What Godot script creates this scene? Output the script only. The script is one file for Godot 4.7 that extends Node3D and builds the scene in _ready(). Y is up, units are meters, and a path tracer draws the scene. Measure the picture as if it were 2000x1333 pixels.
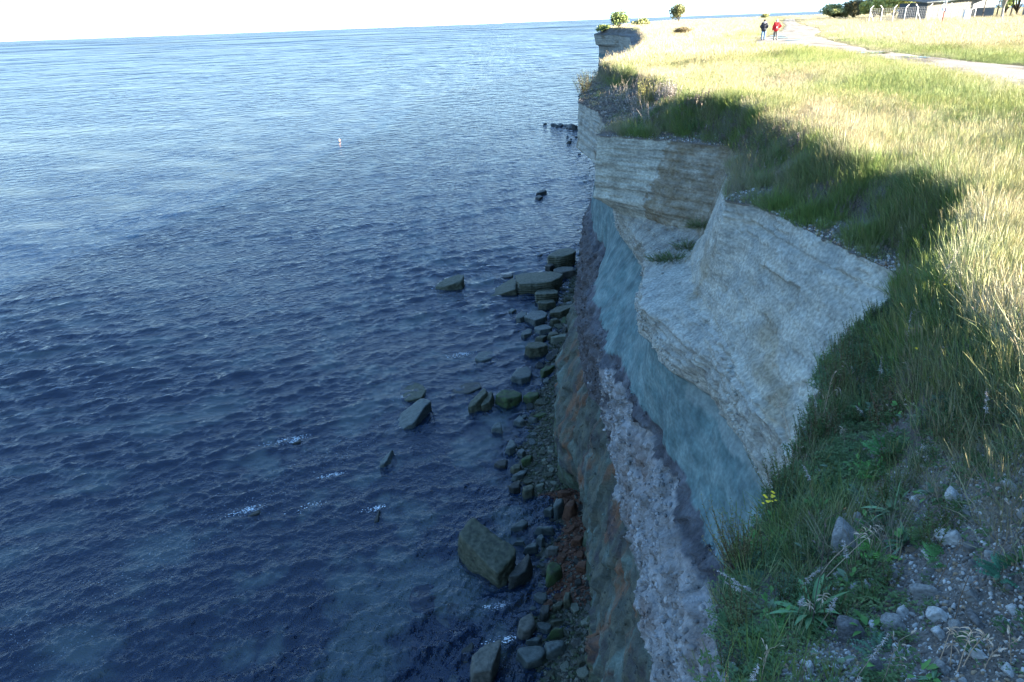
extends Node3D
# Limestone cliff coast: y is up, the sea level is y = 0, the eye stands about 23 m above it.

const EYE := 23.0
var rng := RandomNumberGenerator.new()
var na := FastNoiseLite.new()      # broad noise
var nb := FastNoiseLite.new()      # fine fractal noise
var nc := FastNoiseLite.new()      # cells (rock joints)
var ne := FastNoiseLite.new()      # cracks
var nd := FastNoiseLite.new()      # patches of colour
var used := {}
var M := {}
var T := {}
var tab := {}
var ico := {}

# ---------------------------------------------------------------- small helpers
class MB:
	var v := PackedVector3Array()
	var c := PackedColorArray()
	var ix := PackedInt32Array()
	func vert(p: Vector3, col: Color) -> int:
		v.append(p)
		c.append(col)
		return v.size() - 1
	func tri(a: int, b: int, d: int) -> void:
		ix.append(a)
		ix.append(b)
		ix.append(d)
	func quad(a: Vector3, b: Vector3, d: Vector3, e: Vector3, col: Color) -> void:
		var i := vert(a, col)
		vert(b, col)
		vert(d, col)
		vert(e, col)
		tri(i, i + 1, i + 2)
		tri(i, i + 2, i + 3)
	func box(lo: Vector3, hi: Vector3, col := Color.WHITE) -> void:
		var p := [lo, Vector3(hi.x, lo.y, lo.z), Vector3(hi.x, lo.y, hi.z), Vector3(lo.x, lo.y, hi.z), Vector3(lo.x, hi.y, lo.z), Vector3(hi.x, hi.y, lo.z), hi, Vector3(lo.x, hi.y, hi.z)]
		for f in [[0, 1, 2, 3], [4, 7, 6, 5], [0, 4, 5, 1], [1, 5, 6, 2], [2, 6, 7, 3], [3, 7, 4, 0]]:
			quad(p[f[3]], p[f[2]], p[f[1]], p[f[0]], col)
	func tube(pts: Array, radii: Array, sides: int, col: Color) -> void:
		var first := v.size()
		var side := Vector3.RIGHT
		for i in pts.size():
			var d: Vector3 = (pts[mini(i + 1, pts.size() - 1)] - pts[maxi(i - 1, 0)])
			d = d.normalized() if d.length() > 1e-6 else Vector3.UP
			side = side - d * side.dot(d)
			if side.length() < 0.05:
				side = d.cross(Vector3(0.3, 0.2, 0.9))
			side = side.normalized()
			var up := d.cross(side)
			for k in sides:
				var a := TAU * k / sides
				vert(pts[i] + (side * cos(a) + up * sin(a)) * float(radii[i]), col)
		for i in pts.size() - 1:
			for k in sides:
				var a := first + i * sides + k
				var b := first + i * sides + (k + 1) % sides
				tri(a, a + sides, b)
				tri(b, a + sides, b + sides)
	# a blade or leaf: a strip from base along dir that droops, broadest at `at`
	func leaf(base: Vector3, dir: Vector3, side: Vector3, length: float, width: float, droop: float, segs: int, at: float, col: Color, fold := 0.0) -> void:
		var first := v.size()
		var p := base
		var d := dir.normalized()
		var up := side.cross(d).normalized()
		for i in segs + 1:
			var t := float(i) / segs
			var w := width * (pow(t / at, 0.6) if t < at else pow(maxf(1.0 - (t - at) / (1.0 - at), 0.0), 0.75))
			if i == 0:
				w = maxf(w, width * 0.18)
			if fold > 0.0:
				vert(p - side * w + up * w * fold, col)
				vert(p, col)
				vert(p + side * w + up * w * fold, col)
			else:
				vert(p - side * w, col)
				vert(p + side * w, col)
			p += d * (length / segs)
			d = (d + Vector3.DOWN * (droop / segs)).normalized()
		var n := 3 if fold > 0.0 else 2
		for i in segs:
			for k in n - 1:
				var a := first + i * n + k
				tri(a, a + n, a + 1)
				if not (i == segs - 1 and n == 2):
					tri(a + 1, a + n, a + n + 1)
	func mesh() -> ArrayMesh:
		var n := PackedVector3Array()
		n.resize(v.size())
		for i in range(0, ix.size(), 3):
			var a := ix[i]
			var b := ix[i + 1]
			var d := ix[i + 2]
			var f := (v[d] - v[a]).cross(v[b] - v[a])
			n[a] += f
			n[b] += f
			n[d] += f
		for i in n.size():
			n[i] = n[i].normalized() if n[i].length_squared() > 1e-20 else Vector3.UP
		var arr := []
		arr.resize(Mesh.ARRAY_MAX)
		arr[Mesh.ARRAY_VERTEX] = v
		arr[Mesh.ARRAY_NORMAL] = n
		arr[Mesh.ARRAY_COLOR] = c
		arr[Mesh.ARRAY_INDEX] = ix
		var m := ArrayMesh.new()
		m.add_surface_from_arrays(Mesh.PRIMITIVE_TRIANGLES, arr)
		return m

func numbered(called: String) -> String:
	used[called] = used.get(called, -1) + 1
	return called if used[called] == 0 else "%s_%03d" % [called, used[called]]

func tag(o: Node, label: String, category: String, group := "") -> Node:
	o.set_meta("label", label)
	o.set_meta("category", category)
	if group != "":
		o.set_meta("group", group)
	return o

func obj(called: String, mesh: Mesh, m: Material, parent: Node = null) -> MeshInstance3D:
	var o := MeshInstance3D.new()
	o.mesh = mesh
	o.material_override = m
	if parent == null:
		o.name = numbered(called)
		add_child(o)
	else:
		o.name = called
		parent.add_child(o, true)
	return o

func thing(called: String, label: String, category: String, at: Vector3, turn := 0.0, group := "") -> Node3D:
	var o := Node3D.new()
	o.name = numbered(called)
	add_child(o)
	o.position = at
	o.rotation.y = turn
	tag(o, label, category, group)
	return o

func setting(called: String, mesh: Mesh, m: Material, parent: Node = null) -> MeshInstance3D:
	var o := obj(called, mesh, m, parent)
	if parent == null:
		o.set_meta("kind", "structure")
	return o

func many(called: String, mesh: Mesh, m: Material, xf: Array, cols: Array, parent: Node = null) -> MultiMeshInstance3D:
	var mm := MultiMesh.new()
	mm.transform_format = MultiMesh.TRANSFORM_3D
	mm.use_colors = true
	mm.mesh = mesh
	mm.instance_count = xf.size()
	for i in xf.size():
		mm.set_instance_transform(i, xf[i])
		mm.set_instance_color(i, cols[i])
	var o := MultiMeshInstance3D.new()
	o.multimesh = mm
	o.material_override = m
	o.set_meta("kind", "stuff")
	if parent == null:
		o.name = numbered(called)
		add_child(o)
	else:
		o.name = called
		parent.add_child(o, true)
	return o

# a sheet of rows x cols vertices; normals from neighbours, flipped with `flip`
func sheet(rows: int, cols: int, v: PackedVector3Array, c: PackedColorArray, uv: PackedVector2Array, flip: bool, r0 := 0, r1 := -1) -> ArrayMesh:
	if r1 < 0:
		r1 = rows - 1
	var n := PackedVector3Array()
	n.resize((r1 - r0 + 1) * cols)
	for r in range(r0, r1 + 1):
		var ra := maxi(r - 1, 0) * cols
		var rb := mini(r + 1, rows - 1) * cols
		for k in cols:
			var dr := v[rb + k] - v[ra + k]
			var dc := v[r * cols + mini(k + 1, cols - 1)] - v[r * cols + maxi(k - 1, 0)]
			var f := dr.cross(dc)
			if flip:
				f = -f
			n[(r - r0) * cols + k] = f.normalized() if f.length_squared() > 1e-20 else Vector3.UP
	var ix := PackedInt32Array()
	ix.resize((r1 - r0) * (cols - 1) * 6)
	var w := 0
	for r in r1 - r0:
		for k in cols - 1:
			var a := r * cols + k
			if flip:
				ix[w] = a; ix[w + 1] = a + cols; ix[w + 2] = a + 1
				ix[w + 3] = a + 1; ix[w + 4] = a + cols; ix[w + 5] = a + cols + 1
			else:
				ix[w] = a; ix[w + 1] = a + 1; ix[w + 2] = a + cols
				ix[w + 3] = a + 1; ix[w + 4] = a + cols + 1; ix[w + 5] = a + cols
			w += 6
	var arr := []
	arr.resize(Mesh.ARRAY_MAX)
	arr[Mesh.ARRAY_VERTEX] = v.slice(r0 * cols, (r1 + 1) * cols)
	arr[Mesh.ARRAY_NORMAL] = n
	if c.size():
		arr[Mesh.ARRAY_COLOR] = c.slice(r0 * cols, (r1 + 1) * cols)
	if uv.size():
		arr[Mesh.ARRAY_TEX_UV] = uv.slice(r0 * cols, (r1 + 1) * cols)
	arr[Mesh.ARRAY_INDEX] = ix
	var m := ArrayMesh.new()
	m.add_surface_from_arrays(Mesh.PRIMITIVE_TRIANGLES, arr)
	return m

func R(a: float, b: float) -> float:
	return rng.randf_range(a, b)

func sm(a: float, b: float, x: float) -> float:
	var t := clampf((x - a) / (b - a), 0.0, 1.0)
	return t * t * (3.0 - 2.0 * t)

func lc(r: float, g: float, b: float) -> Color:      # a real-world base colour, for albedo_color
	return Color(r, g, b).linear_to_srgb()

# tables of (z, value), sampled every 0.1 m from z = 6 to z = -420
func table(called: String, pts: Array) -> void:
	var out := PackedFloat32Array()
	out.resize(4261)
	var k := 0
	for i in 4261:
		var z := 6.0 - i * 0.1
		while k < pts.size() - 2 and z < pts[k + 1][0]:
			k += 1
		var t := clampf((pts[k][0] - z) / (pts[k][0] - pts[k + 1][0]), 0.0, 1.0)
		out[i] = lerpf(pts[k][1], pts[k + 1][1], t)
	tab[called] = out

func val(t: PackedFloat32Array, z: float) -> float:
	var f := clampf((6.0 - z) * 10.0, 0.0, 4259.0)
	var i := int(f)
	return lerpf(t[i], t[i + 1], f - i)

func noise_tex(seed_: int, freq: float, size: int, lo: float, hi: float, kind := FastNoiseLite.TYPE_SIMPLEX_SMOOTH, octaves := 5) -> ImageTexture:
	var n := FastNoiseLite.new()
	n.seed = seed_
	n.noise_type = kind
	n.frequency = freq
	n.fractal_octaves = octaves
	n.fractal_gain = 0.55
	var im := n.get_seamless_image(size, size)
	im.convert(Image.FORMAT_L8)
	if lo != 0.0 or hi != 1.0:
		var d := im.get_data()
		for i in d.size():
			d[i] = int(255.0 * lerpf(lo, hi, d[i] / 255.0))
		im = Image.create_from_data(size, size, false, Image.FORMAT_L8, d)
	return ImageTexture.create_from_image(im)

func ramp_tex(seed_: int, freq: float, size: int, stops: Array, octaves := 5) -> NoiseTexture2D:
	var n := FastNoiseLite.new()
	n.seed = seed_
	n.frequency = freq
	n.fractal_octaves = octaves
	n.fractal_gain = 0.55
	var g := Gradient.new()
	g.offsets = PackedFloat32Array(stops.map(func(s): return s[0]))
	g.colors = PackedColorArray(stops.map(func(s): return lc(s[1], s[2], s[3])))
	var t := NoiseTexture2D.new()
	t.width = size
	t.height = size
	t.seamless = true
	t.noise = n
	t.color_ramp = g
	return t

func mat(col: Color, rough: float, tex: Texture2D = null, scale := 1.0, bump: Texture2D = null, cm := 0.0, world := true) -> StandardMaterial3D:
	var m := StandardMaterial3D.new()
	m.albedo_color = col
	m.roughness = rough
	m.metallic_specular = 0.4
	if tex:
		m.albedo_texture = tex
	if bump:
		m.heightmap_enabled = true
		m.heightmap_texture = bump
		m.heightmap_scale = cm
	if tex or bump:
		m.uv1_triplanar = true
		m.uv1_world_triplanar = world
		m.uv1_scale = Vector3.ONE * scale
	return m

func vmat(rough: float, tex: Texture2D = null, scale := 1.0, bump: Texture2D = null, cm := 0.0, world := true) -> StandardMaterial3D:
	var m := mat(Color.WHITE, rough, tex, scale, bump, cm, world)
	m.vertex_color_use_as_albedo = true
	return m

func leafmat(rough: float, back: float) -> StandardMaterial3D:
	var m := StandardMaterial3D.new()
	m.vertex_color_use_as_albedo = true
	m.roughness = rough
	m.metallic_specular = 0.3
	m.backlight_enabled = true
	m.backlight = Color(back, back, back)
	m.cull_mode = BaseMaterial3D.CULL_DISABLED
	return m

# ---------------------------------------------------------------- the lie of the land
func meadow(_x: float, z: float) -> float:
	return EYE - 2.45 + 0.15 * sm(90.0, 300.0, -z)

func ground(x: float, z: float) -> float:
	var r := val(tab.rim, z)
	var hr := val(tab.rim_h, z)
	if x <= r:
		return EYE + hr
	var cx := val(tab.crest, z)
	var hc := val(tab.crest_h, z)
	var t := (x - r) / (cx - r)
	var h := 0.0
	if t < 1.0:
		var step := sm(-29.0, -32.0, z) * sm(-56.0, -50.0, z)      # a scarp of bare soil under the turf of the second headland
		h = EYE + hr + (hc - hr) * lerpf(0.45 * t + 0.55 * sm(0.35, 1.0, t), 0.5 * t + 0.5 * sm(0.84, 0.95, t), step)
	else:
		var w := sm(0.0, 9.0, x - cx)
		h = lerpf(EYE + hc, meadow(x, z), w)
	var edge := sm(0.0, 0.4, x - r)
	var rough_ := 0.07 if t < 1.0 else 0.05
	return h + edge * (rough_ * nb.get_noise_2d(x * 9.0, z * 9.0) + 0.16 * sm(8.0, 14.0, -z) * nb.get_noise_2d(x * 2.2 + 50.0, z * 2.2)) * (1.0 - 0.8 * on_path(x, z))

func ground_normal(x: float, z: float) -> Vector3:
	var e := 0.12
	return Vector3(ground(x - e, z) - ground(x + e, z), 2.0 * e, ground(x, z - e) - ground(x, z + e)).normalized()

func on_path(x: float, z: float) -> float:
	if z > -8.0 or z < -250.0:
		return 0.0
	var l := val(tab.path_l, z)
	var r := val(tab.path_r, z)
	return sm(-0.6, 0.3, x - l) * sm(-0.6, 0.3, r - x)

func slump(x: float, z: float) -> float:      # 0 at the rim, 1 at the crest of the turf
	var r := val(tab.rim, z)
	return (x - r) / (val(tab.crest, z) - r)

# ---------------------------------------------------------------- stones
func sphere_points(level: int) -> Array:
	if ico.has(level):
		return ico[level]
	var v: Array[Vector3] = []
	var f: Array[Vector3i] = []
	if level == 0:
		var g := (1.0 + sqrt(5.0)) / 2.0
		for p in [[-1, g, 0], [1, g, 0], [-1, -g, 0], [1, -g, 0], [0, -1, g], [0, 1, g], [0, -1, -g], [0, 1, -g], [g, 0, -1], [g, 0, 1], [-g, 0, -1], [-g, 0, 1]]:
			v.append(Vector3(p[0], p[1], p[2]).normalized())
		for q in [[0, 11, 5], [0, 5, 1], [0, 1, 7], [0, 7, 10], [0, 10, 11], [1, 5, 9], [5, 11, 4], [11, 10, 2], [10, 7, 6], [7, 1, 8], [3, 9, 4], [3, 4, 2], [3, 2, 6], [3, 6, 8], [3, 8, 9], [4, 9, 5], [2, 4, 11], [6, 2, 10], [8, 6, 7], [9, 8, 1]]:
			f.append(Vector3i(q[0], q[2], q[1]))
	else:
		var last := sphere_points(level - 1)
		v.assign(last[0])
		var mid := {}
		for t: Vector3i in last[1]:
			var m := []
			for e in [[t.x, t.y], [t.y, t.z], [t.z, t.x]]:
				var key := Vector2i(mini(e[0], e[1]), maxi(e[0], e[1]))
				if not mid.has(key):
					mid[key] = v.size()
					v.append((v[e[0]] + v[e[1]]).normalized())
				m.append(mid[key])
			f.append(Vector3i(t.x, m[0], m[2]))
			f.append(Vector3i(t.y, m[1], m[0]))
			f.append(Vector3i(t.z, m[2], m[1]))
			f.append(Vector3i(m[0], m[1], m[2]))
	ico[level] = [v, f]
	return ico[level]

# a block with the given outline (local x and z), standing from y = bottom to y = top, its top tilted
func block(outline: PackedVector2Array, bottom: float, top: float, tilt: Vector2, level: int, sharp: float, rough: float, seed_: int, strata := 0.0) -> ArrayMesh:
	var hull := Geometry2D.convex_hull(outline)
	var e := Vector3(0.05, (top - bottom) / 2.0, 0.05)
	for p in hull:
		e.x = maxf(e.x, absf(p.x))
		e.z = maxf(e.z, absf(p.y))
	var local := RandomNumberGenerator.new()
	local.seed = seed_
	var mid := Vector3(0, (top + bottom) / 2.0, 0)
	var planes: Array[Vector3] = []
	var add := func(n: Vector3, d: float) -> void:
		planes.append(Vector3(n.x * e.x, n.y * e.y, n.z * e.z) / maxf(d, 0.02))
	var turn := 0.0
	for i in hull.size() - 1:
		turn += hull[i].cross(hull[i + 1])
	for i in hull.size() - 1:
		var a := hull[i]
		var b := hull[i + 1]
		if a.distance_to(b) < 0.004:
			continue
		var o := Vector2((b - a).y, -(b - a).x).normalized() * (1.0 if turn > 0 else -1.0)
		var n := Vector3(o.x, local.randf_range(-0.12, 0.3), o.y).normalized()
		add.call(n, absf(Vector3(a.x, 0, a.y).dot(n)))
	var tn := Vector3(-tilt.x, 1.0, -tilt.y).normalized()
	add.call(tn, e.y * 0.92)
	add.call(Vector3.DOWN, e.y)
	for i in 3:      # broken corners
		var n := Vector3(local.randf_range(-1, 1), local.randf_range(-0.2, 0.9), local.randf_range(-1, 1)).normalized()
		add.call(n, (absf(n.x) * e.x + absf(n.y) * e.y + absf(n.z) * e.z) * local.randf_range(0.74, 0.92))
	var base := sphere_points(level)
	var mb := MB.new()
	var off := local.randf_range(0, 500)
	var big := maxf(e.x, e.z)
	for d: Vector3 in base[0]:
		var s := 0.0
		for p in planes:
			var a := p.dot(d)
			if a > 0.0:
				s += pow(a, sharp)
		var r := pow(maxf(s, 1e-9), -1.0 / sharp)
		var q := d * minf(r, 1.9)
		var w := Vector3(q.x * e.x, q.y * e.y, q.z * e.z)
		var k := 1.0 + rough * (nb.get_noise_3d(w.x / big * 14.0 + off, w.y / big * 14.0, w.z / big * 14.0) + 0.6 * nb.get_noise_3d(w.x / big * 40.0 + off, w.y / big * 40.0, w.z / big * 40.0))
		if strata > 0.0:
			k *= 1.0 - strata * absf(sin(w.dot(tn) * 16.0 + 2.0 * nb.get_noise_2d(w.x * 3.0, w.z * 3.0))) * (1.0 - absf(d.dot(tn)))
		mb.vert(mid + w * k, Color.WHITE)
	for t: Vector3i in base[1]:
		mb.tri(t.x, t.y, t.z)
	return mb.mesh()

func random_block(i: int, flat: float, level := 2, sharp := 9.0, rough := 0.1) -> ArrayMesh:
	var local := RandomNumberGenerator.new()
	local.seed = 900 + i
	var o := PackedVector2Array()
	var n := 5 + i % 3
	for k in n:
		var a := TAU * (k + local.randf_range(-0.3, 0.3)) / n
		o.append(Vector2(cos(a), sin(a) * local.randf_range(0.55, 0.95)) * local.randf_range(0.8, 1.05))
	return block(o, -flat, flat, Vector2(local.randf_range(-0.25, 0.25), local.randf_range(-0.25, 0.25)), level, sharp, rough, i * 7 + 3)

# the head of a label: what the thing is, without where it is
func short(label: String) -> String:
	var cut := label.length()
	for w in [",", " alone", " at ", " on ", " below", " left", " right", " between", " behind", " under", " lying", " near", " against", " above", " forming", " leaning", " standing", " touching", " just", " with ", " in ", " midway", " awash", " by ", " tucked", " sloping", " resting", " wedged", " close", " halfway", " cut", " barely", " nearly", " pointing", " next", " directly", " half", " beside", " low ", " of "]:
		var i := label.find(w)
		if i > 4:
			cut = mini(cut, i)
	return label.substr(0, cut)

# where a small thing lies: beside the nearest landmark
func beside(marks: Array, x: float, z: float) -> String:
	var best := 1e9
	var text := ""
	for m in marks:
		var d := Vector2(x - m[0], z - m[1])
		if d.length() < best:
			best = d.length()
			var way := "right of" if d.x > absf(d.y) * 0.6 else ("left of" if -d.x > absf(d.y) * 0.6 else ("behind" if d.y < 0.0 else "in front of"))
			text = way + " the " + m[2]
	return text

# ---------------------------------------------------------------- the scene
func _ready() -> void:
	rng.seed = 20241
	# camera
	var cam := Camera3D.new()
	cam.name = "camera"
	add_child(cam)
	cam.transform = Transform3D(Basis(Vector3.RIGHT, deg_to_rad(-25.1)) * Basis(Vector3.BACK, deg_to_rad(-2.11)), Vector3(0, EYE, 0))
	cam.fov = 53.13
	cam.near = 0.05
	cam.far = 40000.0
	cam.current = true
	# sky
	var env := Environment.new()
	env.background_mode = Environment.BG_SKY
	var sky := Sky.new()
	var sp := ProceduralSkyMaterial.new()
	sp.sky_top_color = Color(0.43, 0.65, 0.92)
	sp.sky_horizon_color = Color(0.76, 0.93, 1.0)
	sp.sky_curve = 0.12
	sp.ground_bottom_color = Color(0.1, 0.2, 0.3)
	sp.ground_horizon_color = Color(0.7, 0.85, 0.95)
	sp.sun_angle_max = 40.0
	sp.sun_curve = 0.12
	sp.sky_energy_multiplier = 0.49
	sky.sky_material = sp
	env.sky = sky
	env.tonemap_mode = Environment.TONE_MAPPER_LINEAR
	env.tonemap_exposure = 11.0
	env.sdfgi_enabled = true
	env.ssao_enabled = true
	env.ssil_enabled = true
	var we := WorldEnvironment.new()
	we.name = "environment"
	we.environment = env
	add_child(we)
	# low autumn sun from the right and a little behind
	var sun := DirectionalLight3D.new()
	sun.name = "sun"
	add_child(sun)
	sun.light_energy = 1.45
	sun.light_color = Color(1.0, 0.96, 0.88)
	sun.light_angular_distance = 0.5
	sun.shadow_enabled = true
	var to_sun := Vector3(0.90, 0.0, 0.36).normalized() * cos(deg_to_rad(18.0)) + Vector3.UP * sin(deg_to_rad(18.0))
	sun.look_at_from_position(to_sun * 100.0, Vector3.ZERO)

	set_up()
	build_cliff()
	build_land()
	build_sea()
	print("setting ", Time.get_ticks_msec())
	build_shore_rocks()
	print("rocks ", Time.get_ticks_msec())
	build_grass()
	print("grass ", Time.get_ticks_msec())
	build_far()
	build_people()
	print("far ", Time.get_ticks_msec())
	build_foreground()
	build_water_details()
	print("done ", Time.get_ticks_msec())

func set_up() -> void:
	na.seed = 11
	na.frequency = 1.0
	na.fractal_octaves = 3
	nb.seed = 23
	nb.frequency = 0.1
	nb.fractal_octaves = 4
	nc.seed = 37
	nc.noise_type = FastNoiseLite.TYPE_CELLULAR
	nc.frequency = 1.0
	nc.fractal_type = FastNoiseLite.FRACTAL_NONE
	nc.cellular_return_type = FastNoiseLite.RETURN_CELL_VALUE
	ne.seed = 41
	ne.noise_type = FastNoiseLite.TYPE_CELLULAR
	ne.frequency = 1.0
	ne.fractal_type = FastNoiseLite.FRACTAL_NONE
	ne.cellular_return_type = FastNoiseLite.RETURN_DISTANCE2_SUB
	nd.seed = 53
	nd.frequency = 1.0
	nd.fractal_octaves = 4
	table("rim", [[6, -2], [3, -1.2], [0, -0.2], [-1.5, 0.75], [-2.6, 1.1], [-3.7, 1.5], [-4.5, 2.1], [-5.8, 2.95], [-7.7, 4], [-9.1, 5.4], [-10.6, 6.65], [-13.2, 6.25], [-15.7, 5.9], [-16.4, 5.3], [-19.3, 6.3], [-22.5, 7.5], [-23.6, 7.7], [-25.3, 6.1], [-27.2, 3.6], [-29.5, 4.3], [-34, 4.6], [-39, 4.1], [-43, 4.6], [-51, 6], [-60, 9.2], [-81, 14.5], [-110, 19.5], [-165, 28.5], [-188, 29.5], [-200, 25], [-215, 27], [-350, 70], [-420, 120]])
	table("rim_h", [[6, -1.9], [3, -2], [0, -2.5], [-1.5, -3], [-2.6, -3.4], [-3.7, -3.7], [-4.5, -3.8], [-5.8, -3.9], [-7.7, -4], [-9.1, -4.05], [-10.6, -4.1], [-13.2, -4.1], [-15.7, -4.1], [-16.4, -4.1], [-19.3, -4.1], [-22.5, -4.1], [-23.6, -4.1], [-25.3, -4.1], [-27.2, -4.1], [-29.5, -4.1], [-34, -4.1], [-39, -4.1], [-43, -4.1], [-51, -4.1], [-60, -4], [-81, -4], [-110, -4], [-165, -4], [-188, -4], [-200, -4], [-215, -4], [-350, -4], [-420, -4]])
	table("crest", [[6, 1.2], [3, 1.6], [0, 2.3], [-2, 3], [-4.3, 3.75], [-6.7, 4.7], [-8, 5.7], [-9.2, 6.5], [-10.6, 7.5], [-12.8, 7.85], [-15.3, 7.5], [-19.1, 8.4], [-22.1, 8.2], [-24.3, 8.1], [-26.1, 7.3], [-29, 7.2], [-33.6, 7.8], [-38.5, 7.8], [-42.8, 7.5], [-51, 7.1], [-60, 10.5], [-81, 16], [-110, 21.5], [-165, 31], [-188, 32], [-200, 28], [-215, 30], [-350, 74], [-420, 124]])
	table("crest_h", [[6, -1.8], [3, -1.9], [0, -2.1], [-2, -2.25], [-4.3, -2.4], [-6.7, -2.7], [-8, -2.8], [-9.2, -2.85], [-10.6, -2.9], [-12.8, -3], [-15.3, -3.05], [-19.1, -3.05], [-22.1, -3], [-24.3, -2.9], [-26.1, -2.9], [-29, -2.9], [-33.6, -2.9], [-38.5, -2.9], [-42.8, -2.9], [-51, -2.9], [-60, -2.8], [-81, -2.7], [-110, -2.6], [-165, -2.45], [-188, -2.4], [-200, -2.4], [-215, -2.4], [-350, -2.3], [-420, -2.3]])
	table("path_l", [[6, 12.0], [-10, 14.5], [-23, 16.7], [-27.4, 17.8], [-33.3, 19.2], [-40.3, 20.3], [-50.3, 21.7], [-61, 21.3], [-70, 24.0], [-82, 29.5], [-104, 39.3], [-140, 53.5], [-180, 68.0], [-250, 95.0], [-420, 150.0]])
	table("path_r", [[6, 30.0], [-10, 26.0], [-23, 23.0], [-30.7, 22.0], [-34, 21.9], [-38.5, 22.6], [-47.4, 23.7], [-57, 26.6], [-67, 29.5], [-79.6, 33.5], [-92.7, 40.0], [-112, 47.5], [-140, 56.5], [-180, 71.0], [-250, 98.0], [-420, 152.0]])
	T.grain = noise_tex(3, 0.02, 512, 0.70, 1.0, FastNoiseLite.TYPE_SIMPLEX_SMOOTH, 4)
	T.mottle = noise_tex(9, 0.03, 512, 0.60, 1.0, FastNoiseLite.TYPE_SIMPLEX, 6)
	T.fine = noise_tex(4, 0.06, 512, 0.5, 1.0)
	T.bump = noise_tex(5, 0.025, 512, 0.0, 1.0)
	T.bump_mid = noise_tex(8, 0.025, 512, 0.0, 1.0, FastNoiseLite.TYPE_SIMPLEX, 6)
	# a net of cracks over fine grain, for the relief of the limestone
	var web := FastNoiseLite.new()
	web.seed = 15
	web.noise_type = FastNoiseLite.TYPE_CELLULAR
	web.frequency = 0.022
	web.fractal_type = FastNoiseLite.FRACTAL_NONE
	web.cellular_return_type = FastNoiseLite.RETURN_DISTANCE2_SUB
	web.domain_warp_enabled = true
	web.domain_warp_amplitude = 22.0
	web.domain_warp_frequency = 0.03
	var wd := web.get_seamless_image(512, 512, false, false, 0.1, false)
	wd.convert(Image.FORMAT_L8)
	var wb := wd.get_data()
	var gb: PackedByteArray = (T.bump_mid as ImageTexture).get_image().get_data()
	for i in wb.size():
		wb[i] = int(clampf(minf(wb[i] * 7.0, 255.0) * 0.55 + gb[i] * 0.45, 0, 255))
	T.cracks = ImageTexture.create_from_image(Image.create_from_data(512, 512, false, Image.FORMAT_L8, wb))
	T.bump_fine = noise_tex(6, 0.07, 512, 0.0, 1.0)
	M.grass = leafmat(0.6, 0.45)
	M.herb = leafmat(0.5, 0.35)
	M.dry = leafmat(0.8, 0.3)

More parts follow.
